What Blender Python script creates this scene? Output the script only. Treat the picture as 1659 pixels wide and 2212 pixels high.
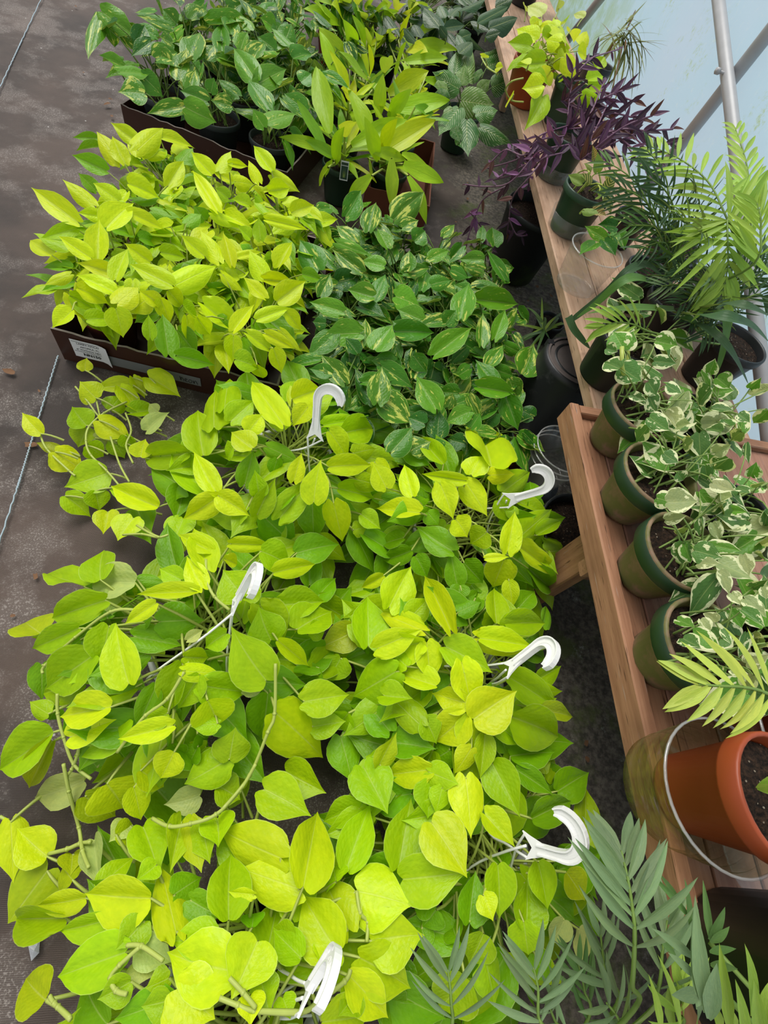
import bpy, math, random
from mathutils import Vector, Matrix, noise
random.seed(11)
S = bpy.context.scene
COL = S.collection
for o in list(bpy.data.objects): bpy.data.objects.remove(o)

# ------------------------------------------------------------------ camera
FPX, CX, CY, HC = 1000.0, 829.5, 1106.0, 1.22
def _ray(x, y): return Vector((x-CX, y-CY, FPX))
_d = _ray(560, 1660).normalized(); _Z = -_d
_Y = _ray(880, -675); _Y = (_Y - _Y.dot(_Z)*_Z).normalized()
_X = _Y.cross(_Z)
R = Matrix((_X, _Y, _Z))
CAM = Vector((0, 0, HC))
cam = bpy.data.cameras.new('camera'); camo = bpy.data.objects.new('camera', cam); COL.objects.link(camo)
cam.sensor_fit = 'HORIZONTAL'; cam.sensor_width = 36.0; cam.lens = 36.0*FPX/1659.0
cam.clip_start = 0.02; cam.clip_end = 200
rc, uc, bc = R @ Vector((1, 0, 0)), R @ Vector((0, -1, 0)), R @ Vector((0, 0, -1))
camo.matrix_world = Matrix(((rc.x, uc.x, bc.x, 0), (rc.y, uc.y, bc.y, 0), (rc.z, uc.z, bc.z, HC), (0, 0, 0, 1)))
S.camera = camo
def P(x, y, z=0.0):
    """photo pixel + height above the ground -> world point"""
    r = R @ _ray(x, y); return CAM + r*((z-HC)/r.z)
def PD(x, y, d, xmax=1.27):                # pixel at camera depth d, kept inside the film wall
    r = R @ _ray(x, y); k = d/FPX
    if r.x*k > xmax: k = xmax/r.x
    return CAM + r*k
def PX(x, y, X):
    r = R @ _ray(x, y); return CAM + r*(X/r.x)
def depth_scale(p):                       # metres per photo pixel at p
    return ((R.transposed()) @ (p-CAM)).z/FPX

# ------------------------------------------------------------------ light
W = bpy.data.worlds.new('sky'); S.world = W; W.use_nodes = True
bgn = W.node_tree.nodes['Background']
bgn.inputs[0].default_value = (0.97, 0.985, 1.0, 1); bgn.inputs[1].default_value = 0.70
sun = bpy.data.lights.new('sun', 'SUN'); suno = bpy.data.objects.new('sun', sun); COL.objects.link(suno)
sun.energy = 2.8; sun.angle = math.radians(38); sun.color = (1.0, 0.97, 0.92)
suno.rotation_euler = (math.radians(-28), math.radians(-16), 0)
S.view_settings.view_transform = 'Standard'; S.view_settings.look = 'None'
S.view_settings.exposure = 0.15; S.view_settings.gamma = 1.0
S.view_settings.use_curve_mapping = False

# ------------------------------------------------------------------ materials
class NT:
    def __init__(s, name):
        s.m = bpy.data.materials.new(name); s.m.use_nodes = True
        s.t = s.m.node_tree; s.t.nodes.clear()
        s.out = s.n('ShaderNodeOutputMaterial')
    def n(s, k, **kw):
        x = s.t.nodes.new(k)
        for a, b in kw.items(): setattr(x, a, b)
        return x
    def l(s, a, b): s.t.links.new(a, b)
    def set(s, node, name, v):
        if hasattr(v, 'is_output') or isinstance(v, bpy.types.NodeSocket): s.l(v, node.inputs[name])
        else: node.inputs[name].default_value = v
    def math(s, op, a, b=0.0, c=None, clamp=False):
        x = s.n('ShaderNodeMath', operation=op, use_clamp=clamp)
        s.set(x, 0, a); s.set(x, 1, b)
        if c is not None: s.set(x, 2, c)
        return x.outputs[0]
    def mix(s, f, a, b, blend='MIX'):
        x = s.n('ShaderNodeMix', data_type='RGBA', blend_type=blend)
        s.set(x, 0, f); s.set(x, 6, a); s.set(x, 7, b)
        return x.outputs[2]
    def ramp(s, f, a, b):
        x = s.n('ShaderNodeMapRange', interpolation_type='SMOOTHSTEP'); s.set(x, 0, f)
        x.inputs[1].default_value = a; x.inputs[2].default_value = b
        return x.outputs[0]
    def noise(s, scale, vec=None, detail=3.0, dim='3D', w=None, rough=.5):
        x = s.n('ShaderNodeTexNoise', noise_dimensions=dim); x.inputs['Scale'].default_value = scale
        x.inputs['Detail'].default_value = detail; x.inputs['Roughness'].default_value = rough
        if vec is not None: s.l(vec, x.inputs['Vector'])
        if w is not None: s.l(w, x.inputs['W'])
        return x.outputs[0]
    def mapping(s, vec, scale=(1, 1, 1), rot=(0, 0, 0)):
        x = s.n('ShaderNodeMapping'); x.inputs['Scale'].default_value = scale; x.inputs['Rotation'].default_value = rot
        s.l(vec, x.inputs[0]); return x.outputs[0]
    def coord(s, k='Object'): return s.n('ShaderNodeTexCoord').outputs[k]
    def pbr(s, col, rough=.5, spec=.4, **kw):
        x = s.n('ShaderNodeBsdfPrincipled'); s.set(x, 'Base Color', col); s.set(x, 'Roughness', rough)
        s.set(x, 'Specular IOR Level', spec)
        for k, v in kw.items(): s.set(x, k.replace('_', ' '), v)
        return x
    def bump(s, h, strength, dist, node):
        b = s.n('ShaderNodeBump'); b.inputs['Strength'].default_value = strength; b.inputs['Distance'].default_value = dist
        s.l(h, b.inputs['Height']); s.l(b.outputs[0], node.inputs['Normal']); return b
    def done(s, sh): s.l(sh, s.out.inputs[0]); return s.m

def c4(r, g, b): return (r, g, b, 1)
def plain(name, col, rough=.5, spec=.4, var=.25, scale=30., bump=0.0, dirt=None, dscale=6., dlo=.5, dhi=.75):
    t = NT(name); co = t.coord()
    n = t.noise(scale, co, 4)
    c = t.mix(t.math('MULTIPLY', n, var*2), c4(*col), c4(*[v*.35 for v in col]))
    if dirt: c = t.mix(t.ramp(t.noise(dscale, co, 5, rough=.65), dlo, dhi), c, c4(*dirt))
    p = t.pbr(c, rough, spec)
    if bump: t.bump(n, bump, .004, p)
    return t.done(p.outputs[0])

def leafmat(name, kind, transl=.36, rough=.36):
    t = NT(name)
    oi = t.n('ShaderNodeObjectInfo'); base = oi.outputs['Color']; rnd = oi.outputs['Random']
    uv = t.n('ShaderNodeTexCoord').outputs['UV']
    sp = t.n('ShaderNodeSeparateXYZ'); t.l(uv, sp.inputs[0])
    s = t.math('ABSOLUTE', t.math('SUBTRACT', sp.outputs[0], .5))      # 0 midrib .. .5 edge
    v = sp.outputs[1]
    w = t.math('MULTIPLY', rnd, 40.0)
    blot = t.noise(5.5, t.mapping(uv, (1.4, 1.2, 1)), 3, '4D', w)
    base = t.mix(t.ramp(blot, .35, .75), base, t.mix(.5, base, t.mix(1.0, base, c4(1.35, 1.2, 1.1), 'MULTIPLY')))
    # side veins run from the midrib towards the tip
    vv = t.math('SUBTRACT', v, t.math('MULTIPLY', s, .75))
    vein = t.math('SINE', t.math('MULTIPLY', vv, 62.0))
    if kind == 'strap':
        vein = t.math('SINE', t.math('MULTIPLY', s, 150.0))
    col = t.mix(t.math('MULTIPLY_ADD', vein, .02, .02), base, t.mix(1.0, base, c4(.6, .72, .6), 'MULTIPLY'))
    if kind == 'golden':
        m = t.noise(3.2, t.mapping(uv, (2.2, .8, 1), (0, 0, .35)), 5, '4D', w, .62)
        m = t.math('ADD', m, t.math('MULTIPLY', t.math('SUBTRACT', 1.0, oi.outputs['Alpha']), .065))
        col = t.mix(t.ramp(m, .605, .635), col, c4(.50, .56, .10))
    if kind == 'marble':
        a = t.noise(2.2, t.mapping(uv, (1.5, 1.0, 1), (0, 0, .5)), 4, '4D', w, .55)
        a = t.math('ADD', a, t.math('MULTIPLY', t.math('SUBTRACT', s, .22), .55))
        col = t.mix(t.ramp(a, .575, .60), col, c4(.76, .78, .46))
    if kind == 'pin':
        pv = t.math('SINE', t.math('MULTIPLY', t.math('SUBTRACT', v, t.math('MULTIPLY', s, .9)), 66.0))
        k = t.math('MULTIPLY', t.ramp(pv, .62, .98), t.ramp(t.noise(5, uv, 3, '4D', w), .38, .58))
        col = t.mix(k, col, c4(.52, .56, .36))
    if kind == 'calathea':
        pv = t.math('SINE', t.math('MULTIPLY', t.math('SUBTRACT', v, t.math('MULTIPLY', s, .7)), 40.0))
        col = t.mix(t.ramp(pv, .1, .4), col, c4(.55, .50, .22))
    mid = t.ramp(s, .028, .006)
    if kind != 'strap':
        col = t.mix(t.math('MULTIPLY', mid, .45), col, t.mix(.45, col, c4(.75, .8, .3)))
    if kind in ('plain', 'golden'):                              # thin pale margin
        col = t.mix(t.math('MULTIPLY', t.ramp(s, .478, .495), .30), col, c4(.72, .80, .30))
    geo = t.n('ShaderNodeNewGeometry')
    under = t.mix(.30, t.mix(1.0, col, c4(.95, .95, .9), 'MULTIPLY'), c4(.48, .54, .20))
    if kind == 'purple': under = t.mix(.35, col, c4(.30, .10, .30))
    if kind == 'dark': under = t.mix(.45, col, c4(.30, .36, .22))
    col = t.mix(t.math('MULTIPLY', geo.outputs['Backfacing'], .8), col, under)
    p = t.pbr(col, rough, .26)
    puck = t.noise(7.0, t.mapping(uv, (1.6, 1.6, 1)), 2, '4D', w)
    h = t.math('ADD', t.math('MULTIPLY', vein, .07), t.math('ADD', t.math('MULTIPLY', mid, -.9), t.math('MULTIPLY', puck, 1.6)))
    t.bump(h, .22, .005, p)
    if transl <= 0: return t.done(p.outputs[0])
    tr = t.n('ShaderNodeBsdfTranslucent'); t.l(t.mix(1.0, col, c4(1.2, 1.15, .5), 'MULTIPLY'), tr.inputs[0])
    mx = t.n('ShaderNodeMixShader'); mx.inputs[0].default_value = transl
    t.l(p.outputs[0], mx.inputs[1]); t.l(tr.outputs[0], mx.inputs[2])
    return t.done(mx.outputs[0])

M = {}
M['neon'] = leafmat('neon_leaf', 'plain', .36, .38)
M['golden'] = leafmat('golden_leaf', 'golden', .22, .30)
M['marble'] = leafmat('marbled_leaf', 'marble', .30, .40)
M['strap'] = leafmat('lime_strap_leaf', 'strap', .34, .34)
M['pin'] = leafmat('pinstriped_leaf', 'pin', .2, .34)
M['dark'] = leafmat('dark_leaf', 'dark', .10, .32)
M['purple'] = leafmat('purple_leaf', 'purple', .18, .42)
M['palm'] = leafmat('palm_leaflet', 'strap', .25, .42)
M['calathea'] = leafmat('striped_leaf', 'calathea', .25, .42)
M['stem'] = plain('green_stem', (.42, .50, .10), .45, .4, .2, 40)
M['stem_mid'] = plain('pale_green_stem', (.22, .33, .08), .5, .3, .2, 40)
M['stem_dark'] = plain('dark_stem', (.16, .26, .05), .5, .3, .2, 40)
M['stem_purple'] = plain('purple_stem', (.20, .10, .16), .5, .3, .2, 40)
M['white'] = plain('white_plastic', (.82, .82, .80), .38, .45, .04, 20)
M['greenpot'] = plain('green_pot_plastic', (.022, .055, .030), .42, .45, .15, 12)
M['mossypot'] = plain('algae_stained_green_pot', (.15, .155, .045), .55, .35, .28, 14, dirt=(.25, .15, .10), dscale=13, dlo=.40, dhi=.62)
M['greyband'] = plain('pot_rim_band', (.017, .046, .018), .45, .4, .15, 20)
M['blackpot'] = plain('black_pot_plastic', (.012, .013, .014), .42, .4, .2, 12, dirt=(.05, .05, .048), dscale=14, dlo=.58, dhi=.8)
M['mossblack'] = plain('black_pot_with_algae', (.010, .012, .012), .5, .4, .2, 12, dirt=(.028, .045, .008), dscale=4, dlo=.5, dhi=.68)
M['greypot'] = plain('grey_pot_plastic', (.030, .040, .040), .5, .4, .15, 14)
M['terra'] = plain('terracotta_plastic', (.33, .060, .016), .42, .4, .18, 10)
M['brownpot'] = plain('brown_pot_plastic', (.11, .025, .014), .45, .4, .15, 12)
M['basket'] = plain('basket_plastic', (.55, .57, .55), .5, .4, .1, 12)
M['carton'] = plain('waxed_brown_carton', (.050, .018, .010), .33, .5, .3, 25, .1, dirt=(.12, .075, .06), dscale=22, dlo=.62, dhi=.8)
M['carton_red'] = plain('red_brown_cardboard', (.15, .05, .028), .7, .2, .25, 18, .1)
M['paperedge'] = plain('torn_paper_edge', (.32, .27, .24), .8, .2, .3, 60)
M['paper'] = plain('sticker_paper', (.68, .68, .70), .5, .3, .05, 10)
M['tape'] = plain('grey_tape', (.17, .175, .18), .4, .4, .08, 10)
M['ink'] = plain('black_ink', (.02, .02, .022), .5, .2, 0, 5)
M['tagdark'] = plain('tag_print_dark', (.02, .05, .03), .5, .3, .1, 20)
M['taggreen'] = plain('tag_print_green', (.30, .42, .08), .5, .3, .3, 120)
M['dry'] = plain('dry_leaf', (.20, .105, .055), .75, .2, .35, 40, .2)
M['pipe'] = plain('galvanised_pipe', (.40, .40, .41), .38, .5, .2, 18)
M['foil'] = plain('crumpled_plastic_scrap', (.45, .47, .5), .25, .5, .4, 60, .6)

def soilmat():
    t = NT('potting_soil'); co = t.coord()
    n = t.noise(140, co, 5, rough=.7)
    c = t.mix(t.ramp(n, .35, .75), c4(.010, .007, .005), c4(.075, .042, .025))
    v = t.n('ShaderNodeTexVoronoi'); v.inputs['Scale'].default_value = 90; t.l(co, v.inputs['Vector'])
    c = t.mix(t.ramp(v.outputs['Distance'], .16, .08), c, c4(.36, .30, .22))
    p = t.pbr(c, .9, .2); t.bump(n, 1.0, .01, p)
    return t.done(p.outputs[0])
M['soil'] = soilmat()

def woodmat(name, a, b, rough=.6, green=0):
    t = NT(name); co = t.coord()
    oi = t.n('ShaderNodeObjectInfo'); off = t.math('MULTIPLY', oi.outputs['Random'], 20)
    cb = t.n('ShaderNodeCombineXYZ'); t.l(off, cb.inputs[0]); t.l(off, cb.inputs[2])
    ad = t.n('ShaderNodeVectorMath', operation='ADD'); t.l(co, ad.inputs[0]); t.l(cb.outputs[0], ad.inputs[1])
    vec = t.mapping(ad.outputs[0], (38, 2.2, 38))
    n = t.noise(1.6, vec, 6, rough=.65); n2 = t.noise(5, ad.outputs[0], 4)
    c = t.mix(t.ramp(n, .3, .7), c4(*a), c4(*b))
    c = t.mix(t.math('MULTIPLY', t.ramp(n2, .45, .75), .6), c, c4(*[v*.45 for v in a]))
    fine = t.noise(6, vec, 3)
    c = t.mix(t.ramp(fine, .62, .72), c, c4(*[v*.35 for v in a]))
    n3 = t.noise(2.0, t.mapping(ad.outputs[0], (60, 5, 60)), 3)
    c = t.mix(t.math('MULTIPLY', t.ramp(n3, .64, .74), .5), c, c4(.42, .33, .28))
    p = t.pbr(c, rough, .3); t.bump(n, .35, .003, p)
    return t.done(p.outputs[0])
M['wood'] = woodmat('weathered_brown_wood', (.27, .125, .068), (.40, .205, .115))
M['wood2'] = woodmat('red_brown_deck_wood', (.24, .110, .072), (.36, .19, .13))
M['wood3'] = woodmat('pale_raw_wood', (.40, .24, .15), (.52, .34, .23))

def groundmat():
    t = NT('weed_barrier_fabric'); co = t.coord()
    big = t.noise(1.6, co, 6, rough=.6); mid = t.noise(7, co, 5, rough=.65)
    fab = t.mix(t.ramp(big, .32, .7), c4(.040, .031, .027), c4(.112, .079, .064))
    dust = t.math('MULTIPLY', t.ramp(t.math('MULTIPLY_ADD', mid, .55, t.math('MULTIPLY', t.noise(2.6, co, 4), .45)), .47, .58), 1.0)
    wv = t.n('ShaderNodeTexWave', wave_type='BANDS', bands_direction='X'); wv.inputs['Scale'].default_value = 150
    wv.inputs['Distortion'].default_value = 1.2; t.l(co, wv.inputs['Vector'])
    wh = t.n('ShaderNodeTexWave', wave_type='BANDS', bands_direction='Y'); wh.inputs['Scale'].default_value = 110
    wh.inputs['Distortion'].default_value = 1.5; t.l(co, wh.inputs['Vector'])
    weave = t.math('MULTIPLY', wv.outputs[1], wh.outputs[1])
    speck = t.ramp(t.noise(260, co, 2), .50, .68)
    d2 = t.math('MULTIPLY', dust, t.math('MULTIPLY_ADD', weave, .7, t.math('MULTIPLY', speck, .5)), clamp=True)
    fab = t.mix(d2, fab, c4(.40, .355, .325))
    fab = t.mix(t.math('MULTIPLY', weave, .35), fab, c4(.02, .018, .018))
    v = t.n('ShaderNodeTexVoronoi'); v.inputs['Scale'].default_value = 9; t.l(co, v.inputs['Vector'])
    fab = t.mix(t.ramp(v.outputs['Distance'], .035, .02), fab, c4(.5, .48, .46))
    # bare damp soil with moss beside and under the bench
    sp = t.n('ShaderNodeSeparateXYZ'); t.l(co, sp.inputs[0])
    edge = t.math('ADD', sp.outputs[0], t.math('MULTIPLY', t.math('SUBTRACT', mid, .5), .5))
    k = t.ramp(edge, .52, .72)
    sn = t.noise(60, co, 6, rough=.7)
    soil = t.mix(t.ramp(sn, .35, .7), c4(.050, .042, .034), c4(.20, .17, .135))
    soil = t.mix(t.math('MULTIPLY', t.ramp(t.noise(5, co, 5, rough=.7), .48, .66), .8), soil, c4(.095, .125, .028))
    soil = t.mix(t.ramp(t.noise(13, co, 6, rough=.75), .60, .70), soil, c4(.32, .33, .29))
    c = t.mix(k, fab, soil)
    p = t.pbr(c, .62, .32)
    t.bump(t.math('ADD', weave, t.math('MULTIPLY', t.math('MULTIPLY', sn, k), 4)), .5, .004, p)
    return t.done(p.outputs[0])
M['ground'] = groundmat()

def filmmat():
    t = NT('greenhouse_film'); co = t.coord()
    n = t.noise(7, co, 6, rough=.7); big = t.noise(1.3, co, 3)
    c = t.mix(t.ramp(big, .35, .65), c4(.66, .88, 1.0), c4(.72, .87, 1.0))
    c = t.mix(t.math('MULTIPLY', t.ramp(t.noise(38, co, 5, rough=.7), .55, .75), .5), c, c4(.86, .95, .98))
    st = t.mapping(co, (1, 1, 1), (0, 0, 0))
    alg = t.math('MULTIPLY', t.ramp(n, .56, .72), t.ramp(t.noise(55, st, 4, rough=.7), .45, .62))
    c = t.mix(t.math('MULTIPLY', alg, .75), c, c4(.52, .66, .25))
    sp = t.n('ShaderNodeSeparateXYZ'); t.l(co, sp.inputs[0])
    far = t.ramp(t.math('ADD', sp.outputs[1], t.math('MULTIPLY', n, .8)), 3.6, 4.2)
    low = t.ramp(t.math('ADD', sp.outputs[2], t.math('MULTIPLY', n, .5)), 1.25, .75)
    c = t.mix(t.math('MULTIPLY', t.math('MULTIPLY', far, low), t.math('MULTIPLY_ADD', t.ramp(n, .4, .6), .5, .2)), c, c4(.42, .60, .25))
    tr = t.n('ShaderNodeBsdfTranslucent'); t.l(c, tr.inputs[0])
    p = t.pbr(c, .35, .4)
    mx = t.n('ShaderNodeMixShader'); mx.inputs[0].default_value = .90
    t.l(p.outputs[0], mx.inputs[1]); t.l(tr.outputs[0], mx.inputs[2])
    t.bump(t.noise(3.5, t.mapping(co, (1, 1, .5)), 4), .5, .03, p)
    return t.done(mx.outputs[0])
M['film'] = filmmat()

def clearmat(name, tint=(.95, .97, .97), alpha=.10, dirt=.25, dcol=(.5, .5, .48)):
    t = NT(name); co = t.coord()
    g = t.n('ShaderNodeBsdfGlossy'); g.inputs['Roughness'].default_value = .12; g.inputs[0].default_value = (.9, .9, .9, 1)
    df = t.n('ShaderNodeBsdfDiffuse'); df.inputs[0].default_value = c4(*dcol)
    tr = t.n('ShaderNodeBsdfTransparent'); tr.inputs[0].default_value = c4(*tint)
    lw = t.n('ShaderNodeLayerWeight'); lw.inputs[0].default_value = .25
    f = t.math('MULTIPLY_ADD', lw.outputs['Facing'], .22, alpha*.5)
    m1 = t.n('ShaderNodeMixShader'); t.l(f, m1.inputs[0]); t.l(tr.outputs[0], m1.inputs[1]); t.l(g.outputs[0], m1.inputs[2])
    k = t.math('MULTIPLY_ADD', t.ramp(t.noise(9, co, 5, rough=.7), .45, .75), dirt, alpha)
    mx = t.n('ShaderNodeMixShader'); t.l(k, mx.inputs[0]); t.l(m1.outputs[0], mx.inputs[1]); t.l(df.outputs[0], mx.inputs[2])
    return t.done(mx.outputs[0])
M['rimclear'] = clearmat('clear_rim', (.95, .95, .95), .16, .1, (.85, .85, .83))
M['clear'] = clearmat('clear_plastic', (.95, .95, .94), .05, .06)
M['cleardirty'] = clearmat('stained_clear_plastic', (.80, .76, .58), .10, .35, (.30, .26, .13))

# ------------------------------------------------------------------ mesh helpers
def mesh(name, V, F, mat=None, smooth=True, uvs=None):
    me = bpy.data.meshes.new(name); me.from_pydata([tuple(v) for v in V], [], F); me.update()
    if smooth: me.polygons.foreach_set('use_smooth', [True]*len(me.polygons))
    if mat is not None: me.materials.append(M[mat] if isinstance(mat, str) else mat)
    if uvs:
        u = me.uv_layers.new(name='UVMap')
        u.data.foreach_set('uv', [c for l in me.loops for c in uvs[l.vertex_index]])
    return me
def obj(name, me, parent=None, M4=None, loc=None, color=None):
    o = bpy.data.objects.new(name, me); COL.objects.link(o)
    if parent is not None: o.parent = parent
    if M4 is not None: o.matrix_basis = M4
    if loc is not None: o.location = loc
    if color is not None: o.color = color if len(color) == 4 else (*color, 1)
    return o
def tag(o, label, cat, group=None, kind=None):
    if label: o['label'] = label
    if cat: o['category'] = cat
    if group: o['group'] = group
    if kind: o['kind'] = kind
    return o
def struct(o): o['kind'] = 'structure'; return o
def empty(name, loc, label=None, cat=None, group=None):
    o = bpy.data.objects.new(name, None); COL.objects.link(o); o.location = loc; o.empty_display_size = .05
    return tag(o, label, cat, group)

class MB:
    def __init__(s): s.V = []; s.F = []
    def add(s, V, F):
        n = len(s.V); s.V += [Vector(v) for v in V]; s.F += [tuple(i+n for i in f) for f in F]
    def box(s, lo, hi):
        x0, y0, z0 = lo; x1, y1, z1 = hi
        s.add([(x0, y0, z0), (x1, y0, z0), (x1, y1, z0), (x0, y1, z0), (x0, y0, z1), (x1, y0, z1), (x1, y1, z1), (x0, y1, z1)],
              [(0, 3, 2, 1), (4, 5, 6, 7), (0, 1, 5, 4), (1, 2, 6, 5), (2, 3, 7, 6), (3, 0, 4, 7)])
    def tube(s, pts, r, seg=5, cap=True):
        pts = [Vector(p) for p in pts]; n = len(pts)
        rr = r if isinstance(r, (list, tuple)) else [r]*n
        up = None; V = []
        for i, p in enumerate(pts):
            d = (pts[min(i+1, n-1)] - pts[max(i-1, 0)])
            d = d.normalized() if d.length > 1e-9 else Vector((0, 0, 1))
            if up is None:
                a = Vector((0, 0, 1)) if abs(d.z) < .9 else Vector((1, 0, 0))
                up = (a - a.dot(d)*d).normalized()
            else:
                up = up - up.dot(d)*d
                up = up.normalized() if up.length > 1e-6 else Vector((1, 0, 0))
            sd = d.cross(up)
            for k in range(seg):
                a = 2*math.pi*k/seg; V.append(p + (up*math.cos(a) + sd*math.sin(a))*rr[i])
        F = [(i*seg+k, i*seg+(k+1) % seg, (i+1)*seg+(k+1) % seg, (i+1)*seg+k) for i in range(n-1) for k in range(seg)]
        if cap: F += [tuple(range(seg))[::-1], tuple((n-1)*seg+k for k in range(seg))]
        s.add(V, F)
    def lathe(s, prof, seg=36, close=False, wob=None):
        n = len(prof); V = []
        for (r, z) in prof:
            for k in range(seg):
                a = 2*math.pi*k/seg; q = 1.0 if wob is None else wob(a, z)
                V.append((r*q*math.cos(a), r*q*math.sin(a), z))
        F = [(i*seg+k, i*seg+(k+1) % seg, (i+1)*seg+(k+1) % seg, (i+1)*seg+k) for i in range(n-1) for k in range(seg)]
        if close: F += [((n-1)*seg+k, (n-1)*seg+(k+1) % seg, (k+1) % seg, k) for k in range(seg)]
        s.add(V, F)
    def build(s, name, mat, smooth=True): return mesh(name, s.V, s.F, mat, smooth)

def spline(pts, n=6):
    pts = [Vector(p) for p in pts]
    if len(pts) < 3: return [pts[0].lerp(pts[-1], i/n) for i in range(n+1)]
    out = []
    for i in range(len(pts)-1):
        p0, p1, p2, p3 = pts[max(i-1, 0)], pts[i], pts[i+1], pts[min(i+2, len(pts)-1)]
        for k in range(n):
            t = k/n
            out.append(.5*((2*p1) + (p2-p0)*t + (2*p0-5*p1+4*p2-p3)*t*t + (3*p1-p0-3*p2+p3)*t**3))
    out.append(pts[-1]); return out

# ---- leaf blades: unit length along +y, unit width across x, normal +z
CORD = [(0, .56), (.05, .76), (.13, .92), (.25, 1.0), (.38, 1.0), (.52, .90), (.65, .67), (.77, .41), (.86, .205), (.93, .085), (1, .004)]
OVAL = [(0, .06), (.06, .36), (.14, .62), (.25, .87), (.38, 1.0), (.52, .97), (.66, .79), (.79, .53), (.89, .28), (.95, .13), (1, .004)]
LANC = [(0, .20), (.06, .55), (.14, .82), (.25, 1.0), (.38, .98), (.52, .84), (.66, .64), (.79, .41), (.89, .22), (.95, .10), (1, .004)]
def heart_mesh(name, mat, lobe=.16, fold=.35, droop=.2, bend=0., wave=.02, curl=.0, shape=CORD, full=0., seed=0, cols=8, asp=.77):
    rnd = random.Random(seed); V = []; UV = []
    ph = rnd.uniform(0, 6.3); rows = len(shape)-1
    for i, (t, w) in enumerate(shape):
        w = .5*(w + full*(1-w)*w*(1 if 0 < i < rows else 0))
        for j in range(cols+1):
            s = -1+2*j/cols
            x = s*w
            y = t - lobe*math.sin(math.pi*min(1, abs(s)*.92))*(1-t)**5
            z = asp*(1.15*fold*abs(x) - curl*(x*x)*2.6 + wave*1.2*math.sin(ph+t*9+(2 if s > 0 else 0))*abs(s)*w*2) - droop*t*t
            x += bend*t*t
            V.append((x, y, z)); UV.append((j/cols, t))
    F = [(i*(cols+1)+j, i*(cols+1)+j+1, (i+1)*(cols+1)+j+1, (i+1)*(cols+1)+j) for i in range(rows) for j in range(cols)]
    return mesh(name, V, F, mat, True, UV)
def strap_mesh(name, mat, fold=.3, droop=.3, bend=0., peak=.35, base=.35, tipw=.6, wave=.03, seed=0, rows=12, cols=4, twist=0., asp=.44):
    rnd = random.Random(seed); V = []; UV = []; ph = rnd.uniform(0, 6.3)
    for i in range(rows+1):
        t = i/rows
        w = (base + (1-base)*min(1, t/peak)**.8) if t < peak else (1-((t-peak)/(1-peak))**1.9)**tipw
        w = .5*max(w, .004)
        for j in range(cols+1):
            s = -1+2*j/cols; x = s*w
            z = asp*(1.2*fold*abs(x) + 2*wave*math.sin(ph+t*8+(1.5 if s > 0 else 0))*abs(s)) - droop*t**2.2
            V.append((x+bend*t*t, t - (.25*droop)*t**3, z)); UV.append((j/cols, t))
    F = [(i*(cols+1)+j, i*(cols+1)+j+1, (i+1)*(cols+1)+j+1, (i+1)*(cols+1)+j) for i in range(rows) for j in range(cols)]
    return mesh(name, V, F, mat, True, UV)

LM = {}
def hearts(key, mat, n, **kw):
    L = []
    for i in range(n):
        r = random.Random(hash(key) % 1000 if False else sum(map(ord, key))*31+i)
        k = dict(lobe=r.uniform(.05, .16), fold=r.uniform(.12, 1.0), droop=r.uniform(-.08, .17), bend=r.uniform(-.12, .12),
                 wave=r.uniform(.0, .05), curl=r.uniform(0, .5), full=r.uniform(-.15, .25), seed=i)
        k.update(kw); L.append(heart_mesh(key+'_blade', mat, **k))
    LM[key] = L
hearts('neon', 'neon', 14)
hearts('golden', 'golden', 12)
hearts('marble', 'marble', 12, full=.3, lobe=.08)
hearts('pin', 'pin', 8, lobe=.06, fold=.22, full=.2)
hearts('dark', 'dark', 8, lobe=0., fold=.25, shape=OVAL)
hearts('purple', 'purple', 8, lobe=0., fold=.6, shape=LANC, asp=.45)
hearts('calathea', 'calathea', 4, lobe=.02)
LM['strap'] = [strap_mesh('strap_blade', 'strap', random.uniform(.15, .5), random.uniform(-.02, .32), random.uniform(-.12, .12), .40, .30, 1.0, .03, i) for i in range(12)]
LM['palm'] = [strap_mesh('leaflet_blade', 'palm', random.uniform(.2, .6), random.uniform(.0, .30), random.uniform(-.15, .15), .35, .22, 1.0, .01, i, 8, 4, asp=.24) for i in range(8)]
LM['grass'] = [strap_mesh('grass_blade', 'palm', .5, d, b, .25, .6, .9, .0, i, 12, 2, asp=.03) for i, (d, b) in enumerate([(.5, .1), (.8, -.15), (.25, .2), (.1, 0), (1.1, .1)])]
UP = Vector((0, 0, 1))

def frame(base, tip, nrm, width, zs=None):
    y = tip-base; L = max(y.length, 1e-4); y = y/L
    z = nrm - nrm.dot(y)*y
    if z.length < 1e-4: z = Vector((1, 0, 0)) - y.x*y
    z.normalize(); x = y.cross(z)
    zs = zs or (L+width)*.5
    return Matrix(((x.x*width, y.x*L, z.x*zs, base.x), (x.y*width, y.y*L, z.y*zs, base.y), (x.z*width, y.z*L, z.z*zs, base.z), (0, 0, 0, 1)))

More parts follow.
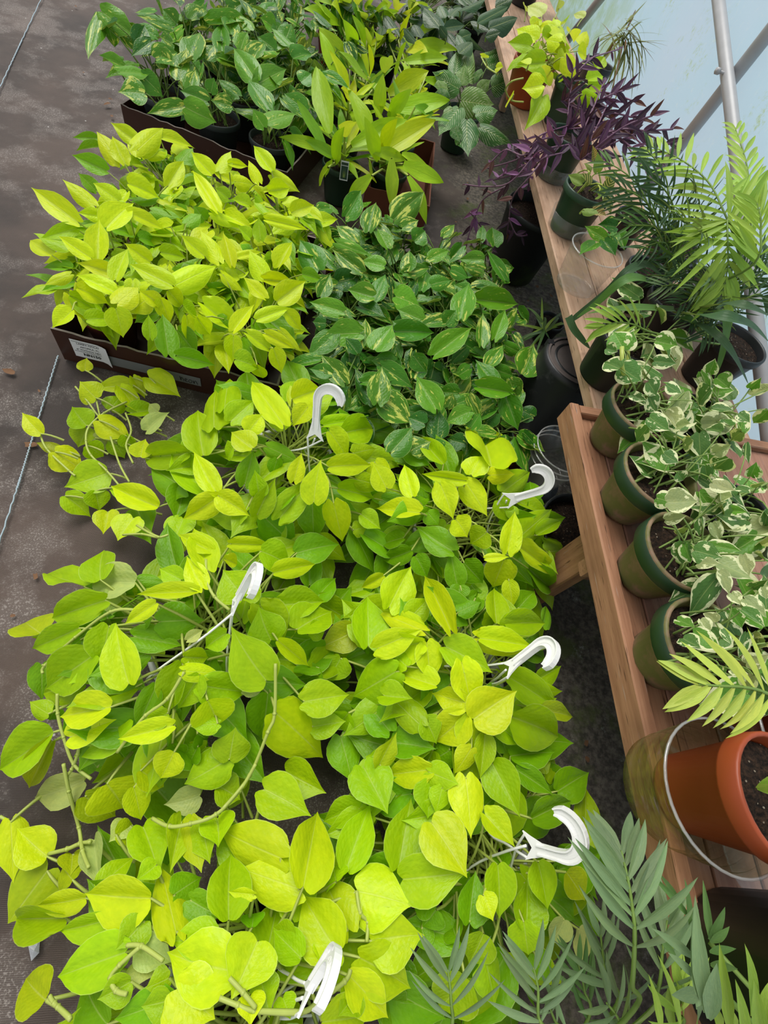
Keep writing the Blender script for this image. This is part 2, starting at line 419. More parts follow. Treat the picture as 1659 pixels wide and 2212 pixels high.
class Plant:
    """one potted plant: an empty that parents pot, soil, stems and every single leaf"""
    def __init__(s, name, loc, label, cat='plant', group=None, crown=None, stem='stem'):
        s.root = empty(name, loc, label, cat, group); s.loc = Vector(loc); s.inv = Matrix.Translation(-s.loc)
        s.crown = Vector(crown if crown is not None else loc); s.sb = MB(); s.stem = stem; s.n = 0; s.jit = .035
    def leaf(s, key, base, tip, width, color, nrm=None, petiole=True, pr=.0022, name='leaf', parent=None):
        if s.n >= 298: return None
        if nrm is None:
            v = (CAM-base).normalized()
            nrm = v*.55 + UP*.5 + Vector((random.uniform(-.32, .32), random.uniform(-.32, .32), 0))
        me = random.choice(LM[key])
        o = obj(name, me, s.root, s.inv @ frame(base, tip, nrm, width), color=color); s.n += 1
        if petiole:
            c = s.crown + Vector((random.gauss(0, s.jit), random.gauss(0, s.jit), 0))
            d = base-c
            if Vector((d.x, d.y)).length > .25:
                c = base - d.normalized()*.055 - UP*.02; d = base-c
            if d.length > .02:
                m = c.lerp(base, .55) + UP*min(.06, .22*d.length)
                pts = [c.lerp(m, t).lerp(m.lerp(base, t), t) - s.loc for t in (0, .25, .5, .75, 1)]
                s.sb.tube(pts, [pr*1.4, pr*1.2, pr*1.1, pr, pr*.8], 4, False)
        return o
    def vine(s, pts, r=.003, n=6):
        s.sb.tube([p-s.loc for p in spline(pts, n)], r, 6)
        for p in pts[1:-1]:                                     # swollen nodes with a short aerial root
            q = p-s.loc
            s.sb.tube([q-Vector((0, 0, r*1.3)), q, q+Vector((0, 0, r*1.3))], [r*.6, r*1.45, r*.6], 6)
    def finish(s):
        if s.sb.V: obj('stems', s.sb.build('stems', s.stem), s.root)['kind'] = 'stuff'
        return s.root

# ---- pots
def pot_parts(root, r, rb, h, mat, band=None, soil=True, inv_z=0.0, rim=.012, lip=None):
    lip = lip if lip is not None else rim*2.0
    m = MB()
    zt = h-lip; rt = rb+(r-rb)*(zt/h)
    m.lathe([(0.001, 0.004), (rb*.80, .004), (rb*.85, 0), (rb*.97, 0), (rb, .006), (rt-.002, zt), (r-.001, zt+.002), (r, zt+.006), (r, h-.003), (r-.002, h), (r-.006, h),
             (r-.008, h-.004), (rb+(r-rb)*.5-.006, h*.5), (rb-.004, .012), (0.001, .012)])
    obj('pot', m.build('pot', mat), root)
    if band:
        b = MB(); b.lathe([(r-.0005, zt+.004), (r+.0016, zt+.006), (r+.0016, h-.006), (r-.0005, h-.004)]); obj('rim_band', b.build('rim_band', band), root)
    if soil:
        soil_disc(root, r-.010-(r-rb)*.10, h*.86)
def soil_disc(root, r, z, mat='soil'):
    m = MB(); seg = 20; V = [(0, 0, z+.008)]; F = []
    rings = 4
    for i in range(1, rings+1):
        for k in range(seg):
            a = 2*math.pi*k/seg; q = r*i/rings
            V.append((q*math.cos(a), q*math.sin(a), z + (.008*(1-(i/rings)**2)) + random.uniform(-.003, .004)*(i < rings)))
    F += [(0, 1+k, 1+(k+1) % seg) for k in range(seg)]
    for i in range(rings-1):
        F += [(1+i*seg+k, 1+(i+1)*seg+k, 1+(i+1)*seg+(k+1) % seg, 1+i*seg+(k+1) % seg) for k in range(seg)]
    m.add(V, F); obj('soil', m.build('soil', mat), root)

def jit(c, a=.12, h=.05):
    k = 1+random.uniform(-a, a); return tuple(max(0.0, v*k*(1+random.uniform(-h, h))) for v in c)
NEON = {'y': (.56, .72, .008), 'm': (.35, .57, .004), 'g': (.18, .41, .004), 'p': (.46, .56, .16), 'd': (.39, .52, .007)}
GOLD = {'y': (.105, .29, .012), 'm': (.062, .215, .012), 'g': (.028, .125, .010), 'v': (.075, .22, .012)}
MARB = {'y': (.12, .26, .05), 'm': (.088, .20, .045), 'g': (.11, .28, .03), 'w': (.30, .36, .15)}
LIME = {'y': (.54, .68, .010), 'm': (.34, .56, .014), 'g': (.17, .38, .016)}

def table(txt):
    out = []
    for item in txt.replace('\n', ',').split(','):
        f = item.split()
        if len(f) < 4: continue
        out.append((float(f[0]), float(f[1]), float(f[2]), float(f[3]), float(f[4]) if len(f) > 4 else 0, f[5] if len(f) > 5 else 'y'))
    return out
def crop(tab, ox, oy, k): return [(ox+a*k, oy+b*k, ox+c*k, oy+d*k, w*k, s) for a, b, c, d, w, s in tab]
def at_surface(x, y, zf, dz=0.0):
    z = .3
    for _ in range(7):
        p = P(x, y, z); z = .5*z + .5*(zf(p.x, p.y)+dz)
    return P(x, y, z)
NPX = (560.0, 1660.0)
def rise(bx, by, tx, ty):
    a = Vector((tx-bx, ty-by)); b = Vector((bx-NPX[0], by-NPX[1]))
    return a.normalized().dot(b.normalized()) if a.length and b.length else 0
def place_leaf(pl, key, row, zf, pal, up=.02, dz=0.0, wm=1.25, **kw):
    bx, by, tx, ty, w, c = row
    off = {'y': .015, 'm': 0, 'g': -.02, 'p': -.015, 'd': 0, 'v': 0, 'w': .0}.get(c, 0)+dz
    b = at_surface(bx, by, zf, off); k = rise(bx, by, tx, ty)
    t = at_surface(tx, ty, zf, off + up*k - .008)
    L = (t-b).length; ds = depth_scale(b)
    wd = w*ds*wm if w else .62*L
    wd = min(wd, L*1.2); wd = max(wd, .3*L)
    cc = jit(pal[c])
    if key == 'golden' and c == 'v': cc = (*cc, 0.0)              # alpha 0 marks a strongly variegated leaf
    return pl.leaf(key, b, t, wd, cc, **kw)
def proj(p):
    v = R.transposed() @ (p-CAM); return CX+FPX*v.x/v.z, CY+FPX*v.y/v.z
GAPS = [(690, 1685, 85), (290, 1195, 60), (385, 885, 55), (220, 2075, 105), (90, 2070, 120), (1215, 1560, 45), (620, 1750, 35)]   # bare ground between the baskets
def filler(pl, key, n, crown, r0, r1, zf, zlo, zhi, l0, l1, pal, cols, wr=.62, box=None):
    for _ in range(n):
        a = random.uniform(0, 2*math.pi); r = math.sqrt(random.uniform(r0*r0, r1*r1))
        x, y = crown.x+r*math.cos(a), crown.y+r*math.sin(a)
        z = zf(x, y) - random.uniform(zlo, zhi)
        z = max(z, .05)
        a2 = a+random.uniform(-1.2, 1.2); L = random.uniform(l0, l1); pit = random.uniform(-.75, .25)
        b = Vector((x, y, z)); t = b+Vector((math.cos(a2)*math.cos(pit), math.sin(a2)*math.cos(pit), math.sin(pit)))*L
        if t.z < .02: t.z = .02
        if box and not (box[0] < t.x < box[1] and box[2] < t.y < box[3]): continue
        if pl.root.name.startswith('hanging') and any((q[0]-gx)**2+(q[1]-gy)**2 < gr*gr for q in (proj(b), proj(t), proj((b+t)*.5)) for gx, gy, gr in GAPS): continue
        n2 = UP*.9 + Vector((math.cos(a2), math.sin(a2), 0))*.45 + Vector((random.uniform(-.4, .4), random.uniform(-.4, .4), 0))
        pl.leaf(key, b, t, L*wr*random.uniform(.85, 1.15), jit(pal[random.choice(cols)])+((random.choice((1.0, .6, 0.0)),) if key == 'golden' else ()), nrm=n2)
# ------------------------------------------------------------------ setting: ground, film wall, pipes
def grid_mesh(name, x0, x1, y0, y1, nx, ny, mat, zf):
    V = [(x0+(x1-x0)*i/nx, y0+(y1-y0)*j/ny, 0) for j in range(ny+1) for i in range(nx+1)]
    V = [(x, y, zf(x, y)) for x, y, _ in V]
    F = [(j*(nx+1)+i, j*(nx+1)+i+1, (j+1)*(nx+1)+i+1, (j+1)*(nx+1)+i) for j in range(ny) for i in range(nx)]
    return mesh(name, V, F, mat)
floor = struct(obj('floor', grid_mesh('floor', -4, 1.40, -2.5, 12, 90, 190, 'ground',
    lambda x, y: -.006+.006*noise.noise(Vector((x*2.2, y*2.2, 0))) - .004*max(0, min(1, (x-.5)*4)))))
struct(obj('floor_outside_bounce', grid_mesh('floor_outside_bounce', 1.40, 9, -4, 14, 8, 8, plain('pale_bounce_ground', (.55, .55, .53), .9, .2, .3, 25), lambda x, y: -.012)))  # unseen ground outside, its pale colour made up to bounce light into the film
def thread(pts):
    m = MB(); q = [p+Vector((0, 0, .003)) for p in pts]
    pts2 = spline(q, 60); L = []
    for i, p in enumerate(pts2): L.append(p + Vector((.0012*math.sin(i*1.9), 0, .0006*math.cos(i*1.9))))
    m.tube(L, .0022, 5); return m
M['thread'] = plain('pale_blue_thread', (.42, .52, .58), .7, .2, .35, 90)
for pts in ([P(92, -6), P(45, 95), P(-6, 205)], [P(126, 770), P(75, 935), P(40, 1050), P(-6, 1190)]):
    e0, e1 = (pts[0]-pts[1]).normalized(), (pts[-1]-pts[-2]).normalized()
    if pts[0].y > 2: pts = [pts[0]+e0*6]+pts+[pts[-1]+e1*3]
    else: pts = pts+[pts[-1]+e1*2]
    obj('thread', thread(pts).build('thread', 'thread'), floor)

XW = 1.34
def film():
    V = []; F = []; ny, nz = 90, 26
    for j in range(ny+1):
        for k in range(nz+1):
            y = -1.6+11*j/ny; z = -.02+2.5*k/nz
            V.append((XW+.03+.02*noise.noise(Vector((y*1.4, z*.9, 3)))+.006*noise.noise(Vector((y*5, z*2, 7))), y, z))
    F = [(j*(nz+1)+k, j*(nz+1)+k+1, (j+1)*(nz+1)+k+1, (j+1)*(nz+1)+k) for j in range(ny) for k in range(nz)]
    return mesh('wall_right', V, F, 'film')
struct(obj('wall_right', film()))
def pipe(name, a, b, r):
    m = MB(); m.tube([a, a.lerp(b, .5), b], r, 16); return struct(obj(name, m.build(name, 'pipe')))
# upright posts of the greenhouse frame and the sloping brace tied across them
for i, (px0, px1) in enumerate([((1457, 330), (1659, 73)), ((1262, 42), (1300, -6))]):
    a, b = PX(*px0, XW), PX(*px1, XW); d = (b-a).normalized()
    pipe('trim_%d' % (i+1), a - d*((a.z)/d.z), a + d*((2.3-a.z)/d.z), .024)
a, b = PX(1553, 10, XW-.045), PX(1647, 816, XW-.045); d = (a-b).normalized()
brace = pipe('trim_3', b-d*1.0, a+d*1.6, .021)
m = MB(); q = PX(1560, 157, XW-.07); m.tube([q+Vector((-.02, 0, 0)), q+Vector((.05, 0, 0))], .005, 8); m.tube([q+Vector((-.026, 0, 0)), q+Vector((-.012, 0, 0))], .010, 6)
obj('bolt', m.build('bolt', 'pipe'), brace)
m = MB(); m.box((XW-.02, -1.6, -.01), (XW+.02, 9.4, .14)); struct(obj('baseboard_right', m.build('baseboard_right', 'wood', False)))

# ------------------------------------------------------------------ benches
def board(parent, name, p0, p1, width, thick, mat, side=None):
    """chamfered board, local y along its length; side = direction of its width"""
    p0, p1 = Vector(p0), Vector(p1); y = (p1-p0); L = y.length; y.normalize()
    x = Vector(side or (1, 0, 0)); x = (x-x.dot(y)*y).normalized(); z = x.cross(y)
    a, b, c = width/2, thick/2, min(width, thick)*.10
    prof = [(-a+c, -b), (a-c, -b), (a, -b+c), (a, b-c), (a-c, b), (-a+c, b), (-a, b-c), (-a, -b+c)]
    ns = 6; V = []
    for i in range(ns+1):
        for (u, w) in prof:
            V.append((u+random.uniform(-.0008, .0008), L*i/ns, w+random.uniform(-.0006, .0006)))
    F = [(i*8+k, i*8+(k+1) % 8, (i+1)*8+(k+1) % 8, (i+1)*8+k) for i in range(ns) for k in range(8)]
    F += [tuple(range(8))[::-1], tuple(ns*8+k for k in range(8))]
    off = parent.location
    M4 = Matrix(((x.x, y.x, z.x, p0.x-off.x), (x.y, y.y, z.y, p0.y-off.y), (x.z, y.z, z.z, p0.z-off.z), (0, 0, 0, 1)))
    return obj(name, mesh(name, V, F, mat, False), parent, M4)
ZD = .460; XB = .633; YB1 = .815
bench = empty('wooden_bench', (.98, .0, 0), 'brown wooden bench with raised edge board carrying the marbled pothos pots', 'bench')
board(bench, 'edge_board', (XB+.013, -1.3, ZD-.020), (XB+.013, YB1, ZD-.020), .026, .064, 'wood')
board(bench, 'end_board', (XB+.026, YB1-.014, ZD-.018), (XW-.02, YB1-.014, ZD-.018), .028, .060, 'wood', (0, 1, 0))
x = XB+.028; i = 0
while x < 1.27:
    w = [.052, .088, .092, .085, .09, .09, .09, .09][i]
    cut = [None, -.165, .30, -.42, .12, None, -.2, None][i]
    segs = [(-1.3, YB1-.030)] if cut is None else [(-1.3, cut-.001), (cut+.001, YB1-.030)]
    for (y0, y1) in segs:
        board(bench, 'deck_board', (x+w/2, y0, ZD-.016+random.uniform(-.002, .001)), (x+w/2, y1, ZD-.016), w-.003, .022, 'wood2' if i != 0 else 'wood')
    x += w; i += 1
for (lx, ly) in [(.70, .47), (1.25, .47), (.70, -.75), (1.25, -.75)]:
    board(bench, 'leg', (lx, ly, 0), (lx, ly, ZD-.03), .038, .088, 'wood')
for ly in (.415, -.805): board(bench, 'cross_brace', (XB+.02, ly, ZD-.07), (1.28, ly, ZD-.07), .034, .07, 'wood', (0, 1, 0))
for (ly) in (.53, -.69): board(bench, 'lower_rail', (XB+.03, ly, .12), (1.28, ly, .12), .03, .07, 'wood', (0, 1, 0))
ZE = .430; XE = .742
bench2 = empty('plank_bench', (1.0, 3.6, 0), 'pale raw plank bench holding the purple plant and clear cup', 'bench')
x = XE; i = 0
while x < 1.25:
    w = [.125, .13, .125, .13, .12][i]
    board(bench2, 'deck_board', (x+w/2, YB1+.01+.005*i, ZE-.022), (x+w/2, 8.0, ZE-.022), w-.004, .040, 'wood3'); x += w; i += 1
for ly in (1.1, 2.5, 4.0, 6.0):
    for lx in (1.02, 1.24): board(bench2, 'leg', (lx, ly, 0), (lx, ly, ZE-.042), .04, .085, 'wood3')
    board(bench2, 'cross_brace', (XE+.22, ly+.07, ZE-.08), (1.28, ly+.07, ZE-.08), .034, .07, 'wood3', (0, 1, 0))

# ------------------------------------------------------------------ cartons
def carton(name, p0, ang, w, d, h, mat, label, edge='paperedge'):
    root = empty(name, (p0[0], p0[1], 0), label, 'carton'); root.rotation_euler = (0, 0, ang)
    t = .007
    def wall(a, b):
        a, b = Vector(a), Vector(b); n = 22; u = (b-a)/n; s = Vector((-u.y, u.x, 0)).normalized()*t; V = []
        for i in range(n+1):
            q = a+u*i; e = h - (abs(noise.noise(Vector((q.x*14, q.y*14, w*9))))*.014)
            lean = s*(-.35*noise.noise(Vector((q.x*3, q.y*3, 1))))
            V += [q+Vector((0, 0, .001)), q+Vector((0, 0, e))+lean, q+s+Vector((0, 0, e))+lean, q+s+Vector((0, 0, .001))]
        F = []
        for i in range(n):
            o = 4*i
            F += [(o, o+4, o+5, o+1), (o+2, o+6, o+7, o+3), (o+3, o+7, o+4, o)]
        F += [(0, 1, 2, 3), (4*n+3, 4*n+2, 4*n+1, 4*n)]
        T = []; TF = []
        for i in range(n+1):
            for k in (1, 2): T.append(V[4*i+k]+Vector((0, 0, .0006)))
            if i: TF.append((2*i-2, 2*i, 2*i+1, 2*i-1))
        o = obj('carton_wall', mesh('carton_wall', V, F, mat, False), root)
        obj('torn_edge', mesh('torn_edge', T, TF, edge, False), o)
        return o
    ws = [wall((0, 0, 0), (w, 0, 0)), wall((w, 0, 0), (w, d, 0)), wall((w, d, 0), (0, d, 0)), wall((0, d, 0), (0, 0, 0))]
    m = MB(); m.box((t, t, .001), (w-t, d-t, .006)); obj('carton_base', m.build('carton_base', mat, False), root)
    return root, ws
def loc2(p0, ang, u, v): return Vector((p0[0]+u*math.cos(ang)-v*math.sin(ang), p0[1]+u*math.sin(ang)+v*math.cos(ang), 0))
T1 = (-.752, 1.085); A1 = math.radians(-5.0); W1, D1 = .655, .80
c1, walls1 = carton('nursery_carton', T1, A1, W1, D1, .118, 'carton', 'dark brown waxed carton with white sticker and grey tape packed with neon pothos')
T2 = (-.940, 2.42); A2 = math.radians(-14.5); W2, D2 = .74, 1.05
c2, _ = carton('nursery_carton', T2, A2, W2, D2, .12, 'carton', 'dark brown carton holding grey pots of golden pothos by the fabric aisle')
T3 = (-.005, .875); A3 = 0.0; W3, D3 = .70, 1.02
c3, _ = carton('nursery_carton', T3, A3, W3, D3, .11, 'carton_red', 'reddish brown carton under the middle mass of golden pothos', 'carton_red')
T4 = (.115, 2.27); A4 = math.radians(-4)
c4_, _ = carton('nursery_carton', T4, A4, .30, .62, .135, 'carton_red', 'plain reddish corrugated carton under the lime dracaena', 'carton_red')

# sticker, tape and their lettering on the front wall of the neon carton (local x along the wall, z up, y=0 is the outer face)
fw = walls1[0]
def face_patch(name, x0, x1, z0, z1, y, mat, parent, curl=0.0, n=8):
    V = []; F = []
    for i in range(n+1):
        u = i/n; x = x0+(x1-x0)*u; yy = y - curl*max(0, (u-.7)/.3)**2
        sag = -.010*curl/.006*max(0, (u-.75)/.25)**2 if curl else 0
        V += [(x, yy, z0+sag), (x, yy-curl*.4*max(0, (u-.6)/.4)**2, z1)]
        if i: F.append((2*i-2, 2*i, 2*i+1, 2*i-1))
    return obj(name, mesh(name, V, F, mat, True), parent)
stk = face_patch('sticker', .045, .150, .034, .100, -.0028, 'paper', fw, .006); stk['label'] = 'white printed sticker with NN150'
tp = face_patch('tape', .143, .415, .030, .066, -.0022, 'tape', fw); tp['label'] = 'grey tape with handwritten neon'
def letters(txt, size, x, z, y, parent, bold=0.0, align='CENTER', sx=1.0):
    cu = bpy.data.curves.new('lettering', 'FONT'); cu.body = txt; cu.size = size; cu.align_x = align; cu.align_y = 'CENTER'; cu.offset = bold
    cu.resolution_u = 2
    o = bpy.data.objects.new('lettering_src', cu); COL.objects.link(o)
    dg = bpy.context.evaluated_depsgraph_get(); me = bpy.data.meshes.new_from_object(o.evaluated_get(dg)); me.name = 'lettering'
    bpy.data.objects.remove(o)
    me.materials.clear(); me.materials.append(M['ink'])
    q = obj('lettering', me, parent); q.rotation_euler = (math.pi/2, 0, 0); q.location = (x, y, z); q.scale = (sx, 1, 1)
    return q
letters('LARRY NOLAN', .0088, .096, .0875, -.0036, stk, 0, sx=1.15)
letters('APOPKA, FL', .0088, .096, .0755, -.0036, stk, 0, sx=1.15)
letters('6" POTHOS NEON', .0088, .096, .0645, -.0036, stk, 0, sx=1.1)
letters('NN150', .0135, .096, .0475, -.0036, stk, .0004, sx=1.2)
for z in (.0935, .0575):
    m = MB(); m.box((.049, -.0036, z-.0004), (.134, -.0031, z+.0004)); obj('printed_line', m.build('printed_line', 'ink', False), stk)
for st in ([(0, 10), (1, 2), (2, 8), (4, 7), (5, 1)], [(7, 4), (10, 6), (9, 8), (7, 6), (8, 2), (11, 2)], [(14, 7), (12, 4), (14, 1), (17, 3), (16, 7), (14, 7)], [(19, 7), (20, 1), (21, 6), (23, 7), (25, 1)]):
    m = MB(); m.tube([(.352+u*.0021, -.0030, .034+v*.0021) for u, v in [(p.x, p.y) for p in spline([Vector((a, b, 0)) for a, b in st], 4)]], .0008, 4)
    obj('handwriting', m.build('handwriting', 'ink'), tp)

# ------------------------------------------------------------------ neon pothos in the labelled carton
def zt1(x, y): return .300
neon_pots = []
def NLAB(i, j):
    if j == 3: return 'neon pothos at the back wall of the stickered carton facing the grey pots'
    return ('neon pothos along the aisle side of the stickered carton', 'neon pothos in the very middle of the stickered carton', 'neon pothos in the stickered carton along the side by the golden pothos')[i]
for j in range(4):
    for i in range(3):
        p = loc2(T1, A1, .115+i*.212, .115+j*.190)
        p.z = .007
        lab = 'neon pothos in brown pot at the stickered wall of the carton' if j == 0 else NLAB(i, j)
        pl = Plant('neon_pothos', p, lab, 'plant', lab, p+Vector((0, 0, .125)))
        pl.jit = .03; pot_parts(pl.root, .083, .058, .135, 'brownpot'); neon_pots.append(pl)
def nearest(pls, p): return min(pls, key=lambda q: (q.loc.x-p.x)**2+(q.loc.y-p.y)**2)
TRAY1 = crop(table('''630 215 775 75 110 y,630 170 475 65 80 y,750 140 950 180 80 y,530 280 395 100 100 y,560 290 480 130 90 y,460 330 265 245 90 g,420 200 285 205 50 g,410 150 275 145 50 g
400 440 305 335 80 g,800 410 890 260 90 y,660 230 830 240 60 y,870 280 930 190 110 g,1040 350 920 230 90 y,1080 330 1140 210 90 y,1370 330 1260 185 85 y,1300 390 1240 265 60 y,1370 350 1530 440 85 y,1130 290 1240 305 45 y
300 610 20 405 110 y,390 520 210 370 85 y,520 490 385 390 90 y,460 640 605 480 135 y,580 560 800 645 80 y,430 580 300 565 70 y,610 490 815 450 75 g,580 400 755 460 120 y,290 650 95 705 75 m,410 820 415 580 112 y
375 810 185 690 90 y,510 930 560 735 92 y,520 900 285 830 82 y,500 1000 290 890 100 y,260 900 110 958 62 y,310 980 480 1050 112 y,270 1100 170 1205 112 y,260 1020 420 1100 85 m,350 1150 510 1130 95 m,510 1090 560 1250 130 y
520 1060 630 960 130 y,690 1030 580 1120 110 y,820 960 580 840 112 y,840 960 1070 840 132 y,700 830 555 735 90 y,1000 800 865 690 92 y,1080 830 970 645 90 y,1150 850 1100 655 72 y,1170 810 1320 770 50 y,1070 550 930 310 65 y
1040 560 1210 640 72 y,1330 920 1240 760 102 y,1410 860 1490 710 92 y,1330 930 1500 950 72 y,1330 1030 1205 910 82 y,1400 1050 1550 930 120 y,1100 900 1220 990 82 y,740 1060 645 980 82 y,800 990 890 1090 92 y,760 1040 810 1170 92 y
880 1070 960 1150 110 m,740 1110 605 1150 112 g,800 1340 770 1110 120 g,900 1130 920 1275 82 y,960 1140 1030 1245 92 y,850 1210 970 1345 120 g,850 1350 1065 1395 100 g,1010 1060 1150 1110 110 g,1160 1210 1270 1050 82 y
1290 1150 1475 1075 82 y,1160 1240 1155 1390 92 y,1240 1230 1400 1340 82 y,1380 1310 1430 1445 92 y,1420 1210 1540 1325 62 y,1450 1110 1545 1210 82 y,1120 1150 1040 1190 82 g,1340 1230 1500 1310 72 y,1170 1370 1310 1400 120 m,1290 1400 1320 1480 92 m
1480 560 1610 510 82 y,1340 600 1580 650 65 y,1310 710 1290 580 72 m,1360 440 1480 430 92 y,1170 390 1280 400 82 y,1540 900 1650 930 80 g,700 1250 690 1120 70 m,470 640 730 690 90 g,640 700 760 720 80 g
900 480 820 560 90 g,1000 600 940 520 80 g,1130 480 1060 420 80 m,1240 520 1150 470 80 m,900 620 980 560 80 g,1430 500 1520 470 80 y,1250 700 1180 640 80 m,760 780 900 800 90 m,600 300 700 330 90 m'''), 50, 240, .3918)
for r in TRAY1:
    b = at_surface(r[0], r[1], zt1); place_leaf(nearest(neon_pots, b), 'neon', r, zt1, NEON, .05, wm=1.08, dz=random.uniform(-.012, .012))
for pl in neon_pots:
    filler(pl, 'neon', 34, pl.crown, .02, .115, zt1, .015, .12, .075, .12, NEON, 'ymmgyy', .55)
    pl.finish()

# ------------------------------------------------------------------ golden pothos, middle carton
def zt3(x, y): return .265 - .25*max(0, x-.55)
gold_pots = []
def GLAB(i, j):
    if j == 0: return 'golden pothos in the middle carton, in the row touching the neon baskets'
    if j == 4: return 'golden pothos in the middle carton, in the row facing the lime dracaena'
    return ('golden pothos of the middle carton along the side of the stickered neon carton', 'golden pothos hemmed in at the heart of the middle carton',
            'golden pothos hemmed in at the heart of the middle carton', 'golden pothos of the middle carton along the side facing the plank bench')[i]
for j in range(5):
    for i in range(4):
        p = loc2(T3, A3, .095+i*.170, .10+j*.205); p.z = .007
        pl = Plant('golden_pothos', p, GLAB(i, j), 'plant', GLAB(i, j), p+Vector((0, 0, .115)))
        pl.jit = .03; pot_parts(pl.root, .078, .055, .125, 'greenpot'); gold_pots.append(pl)
GOLD3 = crop(table('''640 260 820 70 130 v,600 420 520 245 90 v,410 395 290 290 80 v,190 560 80 365 130 m,440 570 265 430 90 v,580 540 435 500 90 y,720 570 740 440 80 v,850 500 970 435 70 y,1170 500 1025 490 75 y,1300 620 1190 435 60 m
650 720 800 770 150 y,800 860 655 800 110 y,1040 850 1070 635 120 y,1140 740 1375 770 112 y,430 940 210 940 130 y,525 1040 645 890 140 y,650 930 890 930 105 m,880 1070 1110 895 122 y,470 1010 465 845 65 v,1160 1010 1165 810 75 v
1240 970 1310 800 75 y,1405 1185 1490 1010 140 v,1240 1260 1135 1090 105 m,540 1350 560 1130 120 v,570 1140 760 1260 105 m,340 1230 210 1060 100 v,890 1390 770 1190 130 y,560 1340 760 1470 170 v,1140 1260 1360 1300 105 y,1330 1220 1380 1350 100 v
1200 1140 1290 1005 85 v,510 720 360 680 100 y,520 740 595 580 90 m,290 640 440 600 110 g,330 810 130 750 92 y,880 1120 850 1290 150 g,510 1350 415 1140 90 g,620 1650 760 1500 130 m,1090 1410 940 1470 100 y,1310 1330 1380 1520 110 m
900 1560 900 1400 112 g,1060 1600 950 1570 92 g,280 950 125 1090 112 m,370 1070 400 1230 92 g,860 650 980 610 82 m,300 400 490 480 82 y,1310 890 1380 790 72 v,1300 1010 1410 1070 72 m,1250 1160 1360 1200 82 m,1020 1300 900 1290 92 m
350 240 450 90 100 m,490 330 530 150 100 v,760 390 830 320 90 m,690 310 790 270 80 v,700 580 860 540 70 v,600 430 540 310 80 y,980 560 1090 600 80 m,1170 560 1060 530 70 v,260 1180 130 1150 80 m,1330 560 1240 590 60 v
740 940 620 870 90 m,950 880 1010 800 90 m,640 1110 500 1110 100 m,760 1080 830 1180 90 m,1090 1150 1000 1210 90 m,1070 1030 970 1120 70 g,420 1060 350 960 80 g,200 720 260 580 80 v,230 880 150 880 80 g,330 690 230 690 90 g
1470 1440 1380 1380 90 g,1420 1540 1520 1640 70 g,1250 1420 1150 1500 90 g,820 1480 720 1440 110 g,740 1640 850 1570 130 v,870 1600 990 1670 80 m,1100 1500 1160 1420 80 m,1090 1320 1160 1470 70 v,960 1380 1000 1300 70 v,1380 800 1440 890 70 m,1080 700 1000 640 80 m'''), 620, 380, .3617)
for r in GOLD3:
    b = at_surface(r[0], r[1], zt3); place_leaf(nearest(gold_pots, b), 'golden', r, zt3, GOLD, .04, dz=random.uniform(-.012, .012))
for pl in gold_pots:
    filler(pl, 'golden', 27, pl.crown, .02, .12, zt3, .01, .12, .075, .12, GOLD, 'mmgvgm', .55, (-.1, .76, .7, 2.1)); pl.stem = 'stem_dark'
    pl.finish()

# ------------------------------------------------------------------ golden pothos, far carton
def zt2(x, y): return .325
far_pots = []
for j in range(4):
    for i in range(3):
        p = loc2(T2, A2, .125+i*.245, .125+j*.25); p.z = .007
        pl = Plant('golden_pothos', p, 'golden pothos in grey pot at the near wall of the far carton' if j == 0 else 'golden pothos crowded deeper inside the far carton',
                   'plant', 'near row of the far carton' if j == 0 else 'golden pothos in the far carton', p+Vector((0, 0, .14)))
        pl.jit = .03; pot_parts(pl.root, .095, .066, .155, 'greypot'); far_pots.append(pl)
GOLD2 = crop(table('''520 60 695 190 120 y,650 150 730 285 90 v,500 90 440 300 60 v,625 340 505 285 60 y,610 370 780 375 80 y,740 480 600 455 120 v,730 390 840 490 90 m,935 545 755 578 65 v,950 550 1110 635 110 y,920 410 940 235 92 v
980 310 1010 150 100 v,970 470 1000 350 62 v,1140 280 1130 110 72 m,1080 130 1290 120 75 y,1310 410 1195 225 92 y,1320 430 1465 340 92 y,1370 560 1260 400 92 m,1360 630 1510 565 100 y,1350 650 1290 560 62 y,1230 260 1260 150 72 y
800 300 910 260 82 v,980 100 1050 30 82 v,1220 490 1120 400 62 m,1060 520 920 460 80 m,860 330 790 240 80 v,800 190 690 120 70 m,880 220 820 190 80 v,1400 250 1320 180 80 m,1500 300 1600 260 80 m,1430 180 1400 100 80 m
1560 560 1450 480 80 m,1480 480 1540 520 70 m,830 60 800 0 80 v,1180 60 1240 10 80 m,1340 80 1420 20 80 m,1400 140 1330 90 80 y,1080 470 1100 400 60 m,1180 540 1080 520 70 v,900 120 830 40 70 m,560 150 580 240 60 v
1290 310 1350 200 70 v,1460 200 1500 130 80 m,1050 300 1090 220 80 v,1540 420 1600 380 80 m,1240 60 1160 40 60 m,700 240 740 130 70 g,1160 350 1250 400 70 g'''), 0, 0, .422)
for r in GOLD2:
    b = at_surface(r[0], r[1], zt2); place_leaf(nearest(far_pots, b), 'golden', r, zt2, GOLD, .05, dz=random.uniform(-.015, .015))
for pl in far_pots:
    k = 13 if pl.loc.y < 2.6 else 26
    filler(pl, 'golden', k, pl.crown, .02, .14, zt2, -.03, .13, .085, .14, GOLD, 'mmgvgy', .55); pl.stem = 'stem_dark'
    pl.finish()
